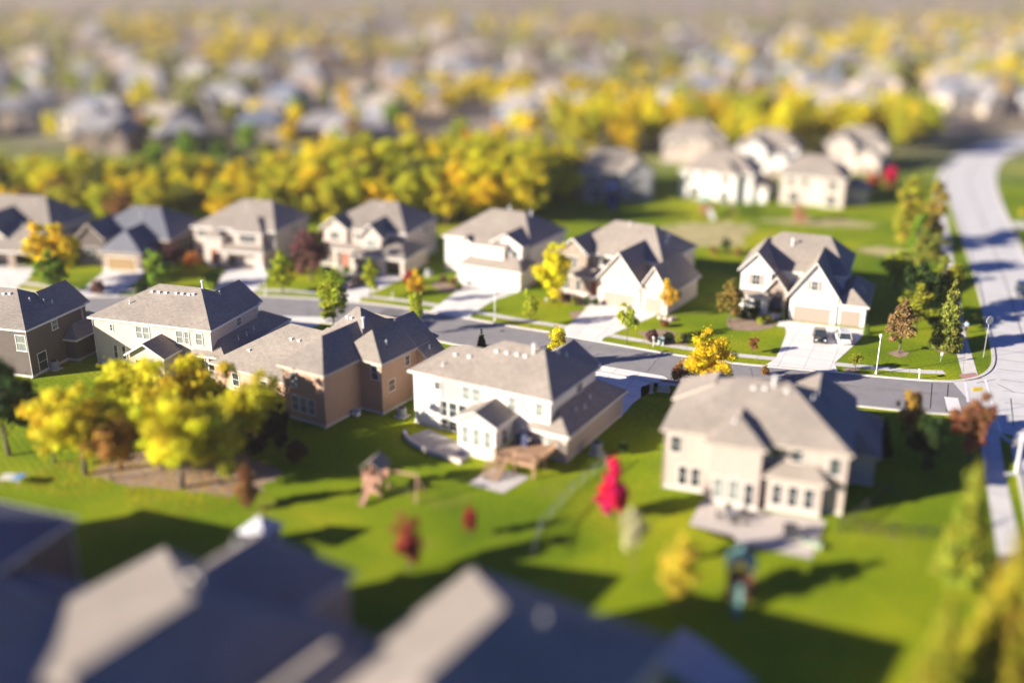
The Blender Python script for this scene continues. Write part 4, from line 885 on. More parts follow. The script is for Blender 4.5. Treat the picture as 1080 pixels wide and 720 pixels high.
# ------------------------------------------------------------------ far suburb: houses and trees to the horizon
def far_house_meshes(v):
    rr = random.Random(v); W = 15+rr.uniform(-2, 3); D = 11+rr.uniform(-1, 2); gx = rr.choice([0, W-6.5])
    bl = [blk(0, W, 0, D, 5.9, 9.4, 'x', 4.5, 4.5), blk(gx, gx+6.5, -4, 5, 3.2+rr.choice([0, 2.6]), 6.6+rr.choice([0, 1.8]), 'y', 0, 0)]
    Wd = {}; get = lambda m: Wd.setdefault(m.name, (MB(), m))[0]; rb, fb = MB(), MB()
    for k in bl: add_roof(rb, fb, k); add_walls(get, k, BEIGE_S)
    wm = list(Wd.values())[0][0].mesh('wall'); rm = rb.mesh('roof')
    ws = []
    xs = [2.2, W/2, W-2.2]
    for x in xs:
        for z in (1.6, 4.5):
            if gx-.6 < x < gx+7.1: continue
            m = MB(); plane_box(m, 'f', .42, x, z, 1.5, 1.5, 0, .06); me = m.mesh('window'); me.materials.append(GLASS); ws.append(me)
    for x in (2.5, W/2, W-2.5):
        m = MB(); plane_box(m, 'b', D-.42, x, 4.5, 1.4, 1.4, 0, .06); me = m.mesh('window'); me.materials.append(GLASS); ws.append(me)
    m = MB(); plane_box(m, 'f', -3.58, gx+3.25, 1.15, 4.6, 2.2, 0, .07); me = m.mesh('garage_door'); me.materials.append(DOOR_T); ws.append(me)
    OC = mat('painted_siding', (.5, .5, .5), .8, .06, 2, kind='objcol'); RC = mat('painted_shingle', (.3, .3, .3), .9, .1, 4, kind='objcol')
    wm.materials.append(OC); rm.materials.append(RC); return wm, rm, ws
FH = [far_house_meshes(v) for v in range(5)]
wall_cols = [('white', (.62, .58, .54)), ('cream', (.50, .43, .35)), ('tan', (.34, .26, .20)), ('grey', (.28, .29, .33)), ('brown', (.20, .15, .12))]
roof_cols = [('grey', (.26, .25, .25)), ('blue-grey', (.15, .17, .22)), ('tan', (.36, .31, .26)), ('grey', (.30, .28, .27))]
far_h = []
def far_house(x, y, a, label=None):
    i = len(far_h); wm, rm, ws = FH[i % 5]; far_h.append((x, y))
    root = empty('house', (x, y, 0), a); (wn, wc), (rn, rc) = rng.choice(wall_cols), rng.choice(roof_cols)
    o = link(bpy.data.objects.new('wall', wm), root); o.color = (*wc, 1)
    o = link(bpy.data.objects.new('roof', rm), root); o.color = (*rc, 1)
    if y < 420:
        for me in ws: link(bpy.data.objects.new(me.name.split('.')[0], me), root)
    side = 'left' if x/y < -.16 else ('right' if x/y > .16 else 'middle')
    dist = 'blurred' if y < 420 else 'hazy'
    tag(root, label or f'distant {dist} {wn} house with {rn} roof in the {side} of the far suburb', 'house', f'{dist} {wn} houses with {rn} roofs, {side} of the far suburb')
def clear(x, y, r, pts): return all((x-q[0])**2+(y-q[1])**2 > r*r for q in pts)
def on_road(x, y):
    return x > 82 and abs(y-(196+ (x-82)*1.1)) < 30 and y < 330
tries = 0
rows = []
for ry, a in ((262, -.12), (292, -.1), (338, .08), (372, .05), (430, -.1), (470, .1), (540, 0), (590, .06), (680, -.05), (760, 0), (880, .04)):
    x = -ry*.56+rng.uniform(0, 10)
    while x < ry*.56:
        y = ry+a*x+rng.uniform(-5, 5)
        px = 540+F*x/depth(x, y)
        ok = True
        if y < 330 and (560 < px < 1010 or px > 1000): ok = False
        if 300 < px < 600 and y < 300 and px > 400 and rng.random() < .6: ok = False
        if px > 960 and y < 380: ok = False
        if y > 500 and rng.random() < .45: ok = False
        if ok and rng.random() < .85 and len(far_h) < 150: far_house(x, y, rng.choice([0, math.pi])+rng.uniform(-.35, .35))
        x += rng.uniform(20, 27)
for (px, py) in ((1000, 122), (1025, 118), (1050, 116), (1078, 120), (985, 112), (1040, 106)):
    x, y = G(px, py)
    if clear(x, y, 14, far_h): far_house(x, y, rng.uniform(-.3, .3))
# individually seen trees among the far houses, then the rest as one wood
def far_proto(v):
    V, ti, lu, lob = crown_arrays(500+v, ['broad', 'round', 'oval'][v % 3], 650, .42, 7.5, 9.0)
    tb = trunk_mb(lob, 9.0, .2, v, False).v; me = mesh_from('far_crown', V, ti, lu, [LEAF]); return me
FP = [far_proto(v) for v in range(4)]
tm = MB(); tm.tube((0, 0, -.1), (0, 0, 5), .25, .12, 6); FT = tm.mesh('trunk'); FT.materials.append(BARK)
far_cols = [('golden', GOLD), ('golden', YEL), ('golden', AMB), ('green', OLV), ('green', GRN), ('green', YG), ('rusty', (.50, .30, .10)), ('yellow', YEL)]
nf = 0
for i in range(2500):
    px = rng.uniform(-30, 1110); py = rng.uniform(100, 190) if px < 600 else rng.uniform(95, 132); x, y = G(px, py)
    if not clear(x+8, y+5, 10, far_h) or not clear(x, y, 7, belt): continue
    if px > 1000 and py > 118: continue
    belt.append((x, y)); nm, c = rng.choice(far_cols); h = rng.uniform(7, 11)
    root = empty('suburb_tree', (x, y, 0), rng.uniform(0, 6)); k = h/9; root.scale = (k, k, k)
    link(bpy.data.objects.new('trunk', FT), root); o = link(bpy.data.objects.new('crown', FP[i % 4]), root); o.color = (*c, 1)
    side = 'left' if px < 360 else ('right' if px > 720 else 'middle')
    tag(root, f'blurred {nm} tree among the far houses on the {side}', 'tree', f'{nm} trees among the far houses, {side}'); nf += 1
    if nf >= 104: break
nr = np.random.default_rng(3)
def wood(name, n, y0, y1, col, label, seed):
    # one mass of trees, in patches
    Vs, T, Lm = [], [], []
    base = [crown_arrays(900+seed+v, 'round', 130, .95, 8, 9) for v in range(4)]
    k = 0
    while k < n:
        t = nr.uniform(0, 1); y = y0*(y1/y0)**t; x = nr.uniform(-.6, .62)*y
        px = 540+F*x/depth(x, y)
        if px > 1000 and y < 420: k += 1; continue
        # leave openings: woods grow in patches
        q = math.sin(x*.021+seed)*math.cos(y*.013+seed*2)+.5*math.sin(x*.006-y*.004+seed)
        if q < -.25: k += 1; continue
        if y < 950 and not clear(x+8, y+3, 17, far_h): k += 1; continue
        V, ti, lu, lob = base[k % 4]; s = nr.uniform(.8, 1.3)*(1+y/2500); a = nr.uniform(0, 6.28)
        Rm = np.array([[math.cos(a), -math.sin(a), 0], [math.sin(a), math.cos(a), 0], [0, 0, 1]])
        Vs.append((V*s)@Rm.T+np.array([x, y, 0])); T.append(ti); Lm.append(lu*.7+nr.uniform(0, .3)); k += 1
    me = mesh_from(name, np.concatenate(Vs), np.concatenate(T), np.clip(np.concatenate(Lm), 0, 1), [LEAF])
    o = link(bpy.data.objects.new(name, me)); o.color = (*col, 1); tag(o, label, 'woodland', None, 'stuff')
wood('golden_woodland', 1000, 330, 950, (.76, .60, .05), 'hazy golden woodland between the far houses', 1)
wood('olive_woodland', 800, 330, 1500, (.42, .40, .12), 'hazy olive woodland between the far houses', 2)
wood('haze_paled_woodland', 900, 480, 3600, (.52, .40, .31), 'rust-brown woodland towards the horizon, paled by painted haze', 3)  # pale tan stands in for haze over the farthest trees

# fallen leaves under the golden trees
lr = np.random.default_rng(11); Pl = []
for (px, py, rad, n) in ((86, 500, 4.5, 500), (150, 475, 4.5, 400), (200, 512, 6, 900), (240, 498, 4, 300), (747, 418, 3.5, 250), (584, 319, 3.0, 250), (62, 300, 3.5, 200)):
    cx, cy_ = G(px, py); a = lr.uniform(0, 6.283, n); q = rad*np.sqrt(lr.uniform(0, 1, n))
    Pl.append(np.stack([cx+q*np.cos(a), cy_+q*np.sin(a), np.full(n, .05)], 1))
Pl = np.concatenate(Pl); Nl = lr.normal(size=Pl.shape)*.25; Nl[:, 2] = 1; Nl /= np.linalg.norm(Nl, axis=1, keepdims=True)
fl = mesh_from('fallen_leaves', leaf_quads(lr, Pl, Nl, .10), lr.uniform(0, 1, len(Pl)), lr.uniform(.2, .9, len(Pl)), [LEAF])
fo = link(bpy.data.objects.new('fallen_leaves', fl)); fo.color = (.70, .42, .04, 1); tag(fo, 'fallen yellow leaves on the ground under the golden trees', 'leaves', None, 'stuff')
# ------------------------------------------------------------------ vehicles
def loft(secs, caps=True):
    """secs: list of rings (same length)"""
    mb = MB(); n = len(secs[0]); V = [p for s in secs for p in s]; f = []
    for i in range(len(secs)-1):
        for j in range(n): f.append((i*n+j, i*n+(j+1) % n, (i+1)*n+(j+1) % n, (i+1)*n+j))
    if caps: f += [tuple(range(n-1, -1, -1)), tuple((len(secs)-1)*n+j for j in range(n))]
    mb.add(V, f); return mb
def car(label, x, y, rz, col, suv=False, cat='car', z=0.0, name='parked_car', group=None):
    root = empty(name, (x, y, z), rz); tag(root, label, cat, group)
    P = bpy.data.materials.new('car_paint'); P.use_nodes = True; b = P.node_tree.nodes['Principled BSDF']
    b.inputs['Base Color'].default_value = (*col, 1); b.inputs['Roughness'].default_value = .28; b.inputs['Metallic'].default_value = .2; b.inputs['Coat Weight'].default_value = .6
    L, Wd, hb, ht = (4.7, .93, .95, 1.70) if suv else (4.5, .88, .82, 1.43)
    st = [(-L/2, .42, .70, .86), (-L/2+.15, .28, hb-.03, .94), (-1.2, .22, hb+.04, 1), (.5, .22, hb, 1), (L/2-1.05, .24, hb-.04, .98), (L/2-.25, .28, hb-.16, .9), (L/2, .42, .62, .74)]
    secs = []
    for yy, zb, zt, k in st:
        w_ = Wd*k; secs.append([(-w_*.92, yy, zb), (w_*.92, yy, zb), (w_, yy, (zb+zt)/2), (w_*.93, yy, zt-.05), (w_*.7, yy, zt), (-w_*.7, yy, zt), (-w_*.93, yy, zt-.05), (-w_, yy, (zb+zt)/2)])
    loft(secs).build('body', P, root, True, .03)
    r0, r1, r2, r3 = (-L/2+.18, -L/2+.55, .35, 1.05) if suv else (-L/2+.45, -L/2+1.15, .2, 1.0)
    def ring(yy, w0, z0): return [(-w0, yy, z0), (w0, yy, z0)]
    g = MB(); a, c = Wd*.90, Wd*.70; z0, z1 = hb-.06, ht-.04
    g.add([(-a, r0, z0), (a, r0, z0), (a, r3, z0), (-a, r3, z0), (-c, r1, z1), (c, r1, z1), (c, r2, z1), (-c, r2, z1)], [(0, 3, 2, 1), (4, 5, 6, 7), (0, 1, 5, 4), (1, 2, 6, 5), (2, 3, 7, 6), (3, 0, 4, 7)])
    g.build('windows', GLASS, root, False, .03)
    r = MB(); c += .01; r.add([(-c, r1-.04, z1-.01), (c, r1-.04, z1-.01), (c, r2+.04, z1-.01), (-c, r2+.04, z1-.01), (-c*.92, r1+.05, ht+.02), (c*.92, r1+.05, ht+.02), (c*.92, r2-.05, ht+.02), (-c*.92, r2-.05, ht+.02)],
                          [(0, 3, 2, 1), (4, 5, 6, 7), (0, 1, 5, 4), (1, 2, 6, 5), (2, 3, 7, 6), (3, 0, 4, 7)])
    for s in (-1, 1):
        for ya, yb in ((r0, r1), (r3, r2), ((r0+r3)/2-.1, (r1+r2)/2-.05)): r.tube((s*Wd*.905, ya, z0+.02), (s*Wd*.705, yb, z1), .035, .035, 5)
    r.build('cabin_roof', P, root)
    for sx in (-1, 1):
        for sy in (-1.38, 1.42):
            t = MB(); t.tube((sx*(Wd-.24), sy, .34), (sx*(Wd+.005), sy, .34), .34, .34, 18); wo = t.build('wheel', mat('tyre_rubber', (.02, .02, .02), .8), root)
            t = MB(); t.tube((sx*(Wd-.05), sy, .34), (sx*(Wd+.015), sy, .34), .21, .19, 12); t.build('rim', mat('alloy', (.5, .5, .52), .35, .02, metal=.8), wo)
        t = MB(); t.box(sx*Wd*.62-.14, sx*Wd*.62+.14, L/2-.30, L/2-.03, .56, .70); t.build('headlight', mat('lamp_glass', (.75, .75, .72), .15), root)
        t = MB(); t.box(sx*Wd*.74-.1, sx*Wd*.74+.1, -L/2+.02, -L/2+.16, .66, .86); t.build('taillight', mat('red_lens', (.4, .01, .01), .25), root)
        t = MB(); t.ball((sx*(Wd+.08), .75, hb+.06), .11, .06, .08, 8, 5); t.build('wing_mirror', P, root)
    t = MB(); t.box(-.26, .26, -L/2-.005, -L/2+.03, .52, .64); t.build('number_plate', WHITEM, root)
    t = MB(); t.box(-.5, .5, L/2-.06, L/2+.012, .40, .54); t.build('grille', DARKM, root)
    return root
x, y = G(864.5, 358); car('black car parked left of the white one on the wide driveway', x, y, R(180-14), (.015, .016, .02))
x, y = G(888, 359); car('white car parked on the wide driveway', x, y, R(-8), (.78, .77, .76), True)
x, y = G(377.5, 300.5); car('dark car on the driveway of the beige house with the open garage', x, y, R(-35), (.02, .022, .03), True)
x, y = G(1078, 310); car('dark blue-grey car driving on the main road at the right edge', x, y, R(160), (.035, .05, .085), True, name='car')
c_, s_ = math.cos(R(-15)), math.sin(R(-15))
car('white car inside the open garage of the cream house', OB2[0]+9.0*c_-0.6*s_*1, OB2[1]+9.0*s_+.6*c_, R(165), (.7, .72, .75))
c_, s_ = math.cos(R(-19)), math.sin(R(-19))
# ------------------------------------------------------------------ street lamps, signs, post boxes
def lamp(px, py, top, label):
    x, y = G(px, py); h = height_of(px, py, top); root = empty('street_lamp', (x, y, 0)); tag(root, label, 'street lamp', 'white street lamps along the street')
    p = MB(); p.tube((0, 0, 0), (0, 0, h-.5), .085, .06, 10); p.build('pole', WHITEM, root, True)
    p = MB(); p.tube((0, 0, 0), (0, 0, .35), .16, .13, 10); p.build('base', WHITEM, root)
    p = MB(); p.tube((0, 0, h-.5), (0, 0, h-.15), .12, .2, 10); lo = p.build('lamp_head', mat('frosted_lamp_glass', (.7, .7, .66), .3), root)
    p = MB(); p.tube((0, 0, h-.15), (0, 0, h), .26, .06, 10); p.build('cap', WHITEM, lo)
lamp(924, 394, 352, 'white street lamp on the verge by the corner lawn')
lamp(522, 338, 303, 'white street lamp beside the white stucco house driveway')
lamp(280.5, 310, 281, 'white street lamp beside the cream house driveway')
lamp(7, 300, 281, 'white street lamp at the far left beyond the dark roof')
lamp(159, 432, 393, 'white garden lamp post among the golden trees')
def post_sign(px, py, top, label, w_, h_, m, name='road_sign', rz=0, cat='sign', round_=False, thick=.05):
    x, y = G(px, py); h = height_of(px, py, top); root = empty(name, (x, y, 0), R(rz)); tag(root, label, cat)
    p = MB(); p.tube((0, 0, 0), (0, 0, h-.02), .04, .04, 8); p.build('post', mat('galvanised', (.5, .5, .5), .5, .05, metal=.5), root)
    p = MB(); k = 8 if round_ else 4; a0 = math.pi/8 if round_ else 0
    pts = [(w_/2*math.cos(a0+2*math.pi*i/k), h-h_/2+h_/2*math.sin(a0+2*math.pi*i/k)) for i in range(k)] if (round_ or name == 'warning_sign') else [(-w_/2, h-h_), (w_/2, h-h_), (w_/2, h), (-w_/2, h)]
    n = len(pts); p.add([(a, -.05-thick, b) for a, b in pts]+[(a, -.05, b) for a, b in pts], [tuple(range(n)), tuple(range(2*n-1, n-1, -1))]+[(i, n+i, n+(i+1) % n, (i+1) % n) for i in range(n)])
    p.build('sign_plate', m, root)
YELP = mat('yellow_sign_paint', (.85, .62, .01), .5, .03)
post_sign(1037, 377, 333, 'large pale octagonal sign back on a post at the road corner', 1.15, 1.15, mat('sign_back', (.62, .60, .56), .5, .05), round_=True, rz=20)
post_sign(1075, 238, 219, 'yellow sign on the grass right of the main road', 1.5, 1.5, YELP, name='warning_sign', rz=10)
post_sign(1026, 438, 408, 'wide yellow sign above the red-orange tree at the crossing', 1.2, .45, YELP, rz=8)
post_sign(992, 381, 371, 'small white stake sign under the pyramid-shaped tree', .3, .5, WHITEM, rz=0)
post_sign(576, 320, 314, 'small white lawn stake near the round golden tree', .35, .35, WHITEM, rz=0)
def letterbox(px, py, label, rz=0):
    x, y = G(px, py); root = empty('letterbox', (x, y, 0), R(rz)); tag(root, label, 'letterbox')
    p = MB(); p.box(-.06, .06, -.06, .06, 0, 1.0); p.build('post', WHITEM, root)
    p = MB(); p.box(-.12, .12, -.26, .26, 1.0, 1.18); p.tube((0, -.26, 1.18), (0, .26, 1.18), .12, .12, 12); p.build('box', WHITEM, root)
letterbox(969, 400, 'white letterbox on the corner verge'); letterbox(689, 365, 'pale letterbox beside the verge shrubs'); letterbox(414, 315, 'white letterbox near the slim yellow-green tree')
def utility(px, py, label, w_=1.0, d_=.8, h_=.9, rz=-15, m=None):
    x, y = G(px, py); root = empty('utility_box', (x, y, 0), R(rz)); tag(root, label, 'utility box')
    p = MB(); p.box(-w_/2, w_/2, -d_/2, d_/2, .08, h_); p.build('cabinet', m or mat('utility_green_grey', (.36, .44, .44), .5), root, False, .03)
    p = MB(); p.box(-w_/2-.1, w_/2+.1, -d_/2-.1, d_/2+.1, 0, .08); p.build('pad', CONC, root)
    p = MB(); p.box(-w_/2-.03, w_/2+.03, -d_/2-.03, d_/2+.03, h_, h_+.07); p.build('lid', m or mat('utility_green_grey', (.36, .44, .44), .5), root)
utility(697, 363, 'pale blue-green utility box among the verge shrubs', .8, .7, .9)
utility(700, 412, 'wide pale utility box on the shaded lawn by the brown tree', 1.3, .9, .7)
utility(687, 414, 'narrow pale utility pedestal on the shaded lawn', .4, .35, 1.2)
def ac_unit(px, py, label, s=1.0, o=None):
    x, y = G(px, py) if o is None else o; root = empty('air_conditioner', (x, y, 0), R(-30)); tag(root, label, 'air conditioner', 'outdoor air conditioners beside the houses')
    p = MB(); p.tube((0, 0, .1), (0, 0, 1.05*s), .52*s, .52*s, 16)
    for i in range(6): p.tube((0, 0, .2+.13*i), (0, 0, .24+.13*i), .55*s, .55*s, 16)
    p.build('casing', PLAST, root)
    p = MB(); p.tube((0, 0, 1.05*s), (0, 0, 1.09*s), .36*s, .36*s, 14); p.build('fan_grille', DARKM, root)
    p = MB(); p.box(-.7, .7, -.7, .7, 0, .1); p.build('pad', CONC, root)
ac_unit(424, 439, 'grey air conditioner beside the peach wall'); ac_unit(629, 478, 'grey air conditioner beside the white house garage wall', 1.15)
ac_unit(58, 389, 'air conditioner in the shade by the taupe house'); ac_unit(452, 290, 'air conditioner at the right side of the open garage house')
x, y = G(376, 438); root = empty('storage_bin', (x, y, 0), R(-30)); tag(root, 'small white bin against the peach house wall', 'bin')
p = MB(); p.box(-.4, .4, -.3, .3, 0, .55); p.build('bin_body', WHITEM, root, False, .03); p = MB(); p.box(-.43, .43, -.33, .33, .55, .63); p.build('lid', mat('blue_lid', (.3, .4, .55), .5), root)
# ------------------------------------------------------------------ deck, patio, furniture
c30, s30 = math.cos(R(-30)), math.sin(R(-30))
dk = empty('wooden_deck', (O4[0], O4[1], 0), R(-30)); tag(dk, 'brown wooden deck with stairs behind the white house', 'deck')
p = MB()
for i in range(22): p.box(13.5+i*.2, 13.5+i*.2+.18, -4.6, -.0, 1.35, 1.42)
p.build('floor', WOOD, dk)
p = MB(); p.box(13.45, 17.95, -4.65, -4.5, 1.1, 1.34); p.box(17.8, 17.95, -4.5, 0, 1.1, 1.34); p.box(13.45, 13.6, -4.5, -3.5, 1.1, 1.34); p.build('rim_joist', WOOD, dk)
for q in ((13.6, -4.5), (15.7, -4.5), (17.85, -4.5), (17.85, -2.3)):
    p = MB(); p.box(q[0]-.09, q[0]+.09, q[1]-.09, q[1]+.09, 0, 2.35); p.build('post', WOOD, dk)
p = MB()
for (x0, x1, y0, y1) in ((15.2, 17.9, -4.6, -4.5), (17.8, 17.9, -4.5, 0)):
    p.box(x0, x1, y0, y1, 2.25, 2.33); n = int(max(x1-x0, y1-y0)/.16)
    for i in range(n):
        if x1-x0 > y1-y0: p.box(x0+i*.16, x0+i*.16+.05, y0+.02, y0+.07, 1.42, 2.25)
        else: p.box(x0+.02, x0+.07, y0+i*.16, y0+i*.16+.05, 1.42, 2.25)
p.build('railing', WOOD, dk)
p = MB()
for i in range(8): p.box(13.6, 15.1, -4.9-.3*i, -4.6-.3*i, 1.22-.17*i-.05, 1.22-.17*i)
for xx in (13.55, 15.1):
    p.tube((xx, -4.6, 1.25), (xx, -7.0, 0), .07, .07, 6); p.tube((xx, -4.6, 2.25), (xx, -7.0, 1.0), .05, .05, 6)
    for i in range(9): p.tube((xx, -4.7-.28*i, 1.2-.14*i), (xx, -4.7-.28*i, 2.2-.146*i), .03, .03, 5)
p.build('stairs', WOOD, dk)
sheet('patio', [lp(O4, -30, 12.9, -8.6), lp(O4, -30, 16.8, -8.6), lp(O4, -30, 17.4, -4.4), lp(O4, -30, 13.2, -4.4)], .03, CONC, px=False)
sheet('patio', [(430, 460), (452, 452), (500, 474), (489, 488), (450, 476)], .03, mat('patio_pavers', (.36, .32, .30), .9, .15, 2))
wl_ = MB(); pts = smooth_line([G(427, 457), G(429, 464), G(447, 476), G(470, 483), G(487, 489)], 2); a_, b_ = offset_line(pts, .2), offset_line(pts, -.2)
for i in range(len(pts)-1): wl_.add([(*a_[i], 0), (*b_[i], 0), (*b_[i+1], 0), (*a_[i+1], 0), (*a_[i], .45), (*b_[i], .45), (*b_[i+1], .45), (*a_[i+1], .45)], [(4, 7, 6, 5), (0, 1, 5, 4), (1, 2, 6, 5), (2, 3, 7, 6), (3, 0, 4, 7)])
tag(wl_.build('garden_wall', mat('pale_block', (.55, .48, .42), .9, .15, 3)), 'low curved block wall round the white house patio', 'garden wall')
A5p = lambda x, y: lp(O5, -19.2, x, y)
sheet('patio', [A5p(4.3, -1.2), A5p(4.0, -5.8), A5p(8, -6.4), A5p(8.4, -7.6), A5p(14.6, -8.0), A5p(15.4, -1.0)], .03, mat('stone_paving', (.55, .48, .42), .9, .1, 1.5), px=False)
def table_set(x, y, label, umb=None, z=0):
    root = empty('patio_table', (x, y, z)); tag(root, label, 'table')
    p = MB(); p.tube((0, 0, .70), (0, 0, .75), .65, .65, 18); p.build('tabletop', mat('grey_glass_top', (.2, .2, .22), .2), root)
    for i in range(4):
        p = MB(); p.tube((.45*math.cos(i*1.57+.8), .45*math.sin(i*1.57+.8), 0), (.3*math.cos(i*1.57+.8), .3*math.sin(i*1.57+.8), .7), .03); p.build('leg', DARKM, root)
def chair(x, y, rz, label, col=DARKM, z=0):
    root = empty('patio_chair', (x, y, z), rz); tag(root, label, 'chair', 'patio chairs behind the beige house')
    p = MB(); p.box(-.27, .27, -.27, .27, .40, .48); p.build('seat', col, root); p = MB(); p.box(-.27, .27, .22, .28, .48, .95); p.build('backrest', col, root)
    for sx in (-1, 1):
        for sy in (-1, 1):
            p = MB(); p.tube((sx*.24, sy*.24, 0), (sx*.24, sy*.24, .4), .025); p.build('leg', DARKM, root)
x, y = A5p(7.4, -3.6); table_set(x, y, 'round table on the stone patio of the large beige house')
for i, (lab, aa) in enumerate((('left of', 3.1), ('right of', 0.1), ('in front of', -1.5), ('behind', 1.6))):
    chair(x+1.05*math.cos(aa), y+1.05*math.sin(aa), aa-1.57, f'dark patio chair {lab} the round patio table')
p = MB(); x, y = A5p(12.6, -4.6); root = empty('grill', (x, y, 0), R(-20)); tag(root, 'dark barbecue grill on the right half of the stone patio', 'grill')
p.box(-.6, .6, -.3, .3, .35, .85); p.build('cabinet', DARKM, root); p = MB(); p.tube((-.55, 0, .88), (.55, 0, .88), .3, .3, 12); p.build('lid', DARKM, root)
for sx in (-1, 1):
    p = MB(); p.box(sx*.5-.05, sx*.5+.05, -.25, .25, 0, .35); p.build('leg', DARKM, root)
x, y = A5p(14.4, -6.0); root = empty('patio_lounger', (x, y, 0), R(60)); tag(root, 'pale green lounger at the right corner of the stone patio', 'lounger')
p = MB(); p.box(-.35, .35, -.9, .5, .3, .4); p.build('seat', mat('pale_green_cloth', (.5, .62, .4), .8), root); p = MB(); p.add([(-.35, .5, .35), (.35, .5, .35), (.35, .95, .8), (-.35, .95, .8), (-.35, .5, .43), (.35, .5, .43), (.35, .92, .88), (-.35, .92, .88)], [(0, 3, 2, 1), (4, 5, 6, 7), (0, 1, 5, 4), (1, 2, 6, 5), (2, 3, 7, 6), (3, 0, 4, 7)]); p.build('backrest', mat('pale_green_cloth', (.5, .62, .4), .8), root)
for sx in (-1, 1):
    for sy in (-.8, .4):
        p = MB(); p.box(sx*.3-.03, sx*.3+.03, sy-.03, sy+.03, 0, .3); p.build('leg', WHITEM, root)
# on the deck: covered grill and bench
def dloc(x, y): return lp(O4, -30, x, y)
x, y = dloc(14.6, -1.0); root = empty('grill', (x, y, 1.42), R(-30)); tag(root, 'covered blue-black grill on the wooden deck', 'grill')
p = MB(); p.box(-.7, .7, -.35, .35, 0, .95); p.tube((-.6, 0, .9), (.6, 0, .9), .3, .3, 10); p.build('cover', mat('blue_black_cover', (.03, .04, .10), .6), root, False, .05)
p = MB(); p.box(.72, .95, -.3, .3, .75, .8); p.build('side_shelf', WHITEM, root)
# ------------------------------------------------------------------ playsets
REDW = mat('redwood', (.34, .13, .08), .75, .2, 5)
def playset(px, py, label, roofm, wood, s=1.0, rz=0, beam=True, slide=None):
    x, y = G(px, py); root = empty('playset', (x, y, 0), R(rz)); root.scale = (s, s, s); tag(root, label, 'playset')
    for sx in (-1, 1):
        for sy in (-1, 1):
            p = MB(); p.box(sx*.85-.06, sx*.85+.06, sy*.85-.06, sy*.85+.06, 0, 2.7); p.build('post', wood, root)
    p = MB(); p.box(-.92, .92, -.92, .92, 1.3, 1.4); p.build('platform', wood, root)
    p = MB()
    for i in range(8):
        a = -.85+i*.235
        p.box(a, a+.16, -.93, -.88, 1.4, 2.0); p.box(a, a+.16, .88, .93, 1.4, 2.0); p.box(-.93, -.88, a, a+.16, 1.4, 2.0)
    for i in range(5): p.box(-.85, .85, -.93, -.89, .2+i*.21, .36+i*.21)
    p.build('side_boards', wood, root)
    p = MB(); add_roof(p, MB(), blk(-1.1, 1.1, -1.15, 1.15, 2.65, 3.6, 'y', 0, 0), .08); p.build('roof', roofm, root)
    if beam:
        p = MB(); p.tube((.9, 0, 2.35), (4.4, 0, 2.35), .08); p.build('swing_beam', wood, root)
        for sy in (-1, 1):
            p = MB(); p.tube((4.3, 0, 2.35), (4.6, sy*1.1, 0), .07); p.build('swing_leg', wood, root)
        for xx in (2.0, 3.2):
            p = MB(); p.box(xx-.25, xx+.25, -.1, .1, .5, .55)
            for q in (-.22, .22): p.tube((xx+q, 0, .55), (xx+q, 0, 2.3), .012, .012, 4)
            p.build('swing', DARKM, root)
    if slide:
        p = MB(); n = 7
        for i in range(n):
            a, b = i/n, (i+1)/n; f = lambda t: (.9+2.2*t, 1.35*(1-t)**1.2+.12)
            (u, z), (u2, z2) = f(a), f(b)
            p.add([(-.28, -u, z), (.28, -u, z), (.28, -u2, z2), (-.28, -u2, z2), (-.28, -u, z-.05), (.28, -u, z-.05), (.28, -u2, z2-.05), (-.28, -u2, z2-.05)], [(0, 1, 2, 3), (7, 6, 5, 4), (0, 3, 7, 4), (1, 5, 6, 2), (0, 4, 5, 1), (2, 6, 7, 3)])
            for sx in (-.3, .26): p.add([(sx, -u, z-.05), (sx+.04, -u, z-.05), (sx+.04, -u2, z2-.05), (sx, -u2, z2-.05), (sx, -u, z+.15), (sx+.04, -u, z+.15), (sx+.04, -u2, z2+.15), (sx, -u2, z2+.15)], [(4, 5, 6, 7), (0, 3, 7, 4), (1, 5, 6, 2), (0, 4, 5, 1), (2, 6, 7, 3)])
        p.build('slide', slide, root)
playset(397, 517, 'wooden playset with grey gable roof and swing beam on the shaded lawn', SH_GREY, mat('playset_wood', (.46, .26, .18), .8, .2, 4), 1.0, -20, True, mat('playset_wood', (.46, .26, .18), .8))
playset(779, 626, 'blurred red playset with teal roof on the lower lawn', mat('teal_cloth', (.13, .26, .23), .7), REDW, 1.05, -15, False, mat('teal_cloth', (.13, .26, .23), .7))
playset(745, 228, 'distant red playset with pale slide before the bright white house', mat('teal_cloth', (.13, .26, .23), .7), REDW, 1.2, 10, True, WHITEM)
playset(645, 216, 'distant playset with blue roof before the grey-blue house', mat('blue_cloth', (.03, .10, .45), .7), mat('dark_playset_wood', (.10, .07, .05), .8), 1.2, 0, False, mat('blue_cloth', (.03, .10, .45), .7))
playset(843, 234, 'distant brown tower playset on the sunny green', mat('brown_boards', (.20, .09, .06), .8), REDW, 1.05, 0, False, None)
x, y = G(14, 510); root = empty('garden_table', (x, y, 0), R(-10)); tag(root, 'garden table under a blue-white cover on the left lawn', 'table')
p = MB(); p.box(-1.1, 1.1, -.6, .6, .7, .78); p.build('tabletop', mat('pale_tabletop', (.6, .58, .52), .6), root)
p = MB(); p.box(.3, 1.2, -.65, .65, .785, .85); p.build('blue_cover', mat('blue_cover', (.15, .28, .5), .7), root)
for sx in (-1, 1):
    for sy in (-1, 1):
        p = MB(); p.box(sx*.95-.05, sx*.95+.05, sy*.5-.05, sy*.5+.05, 0, .7); p.build('leg', WOOD, root)
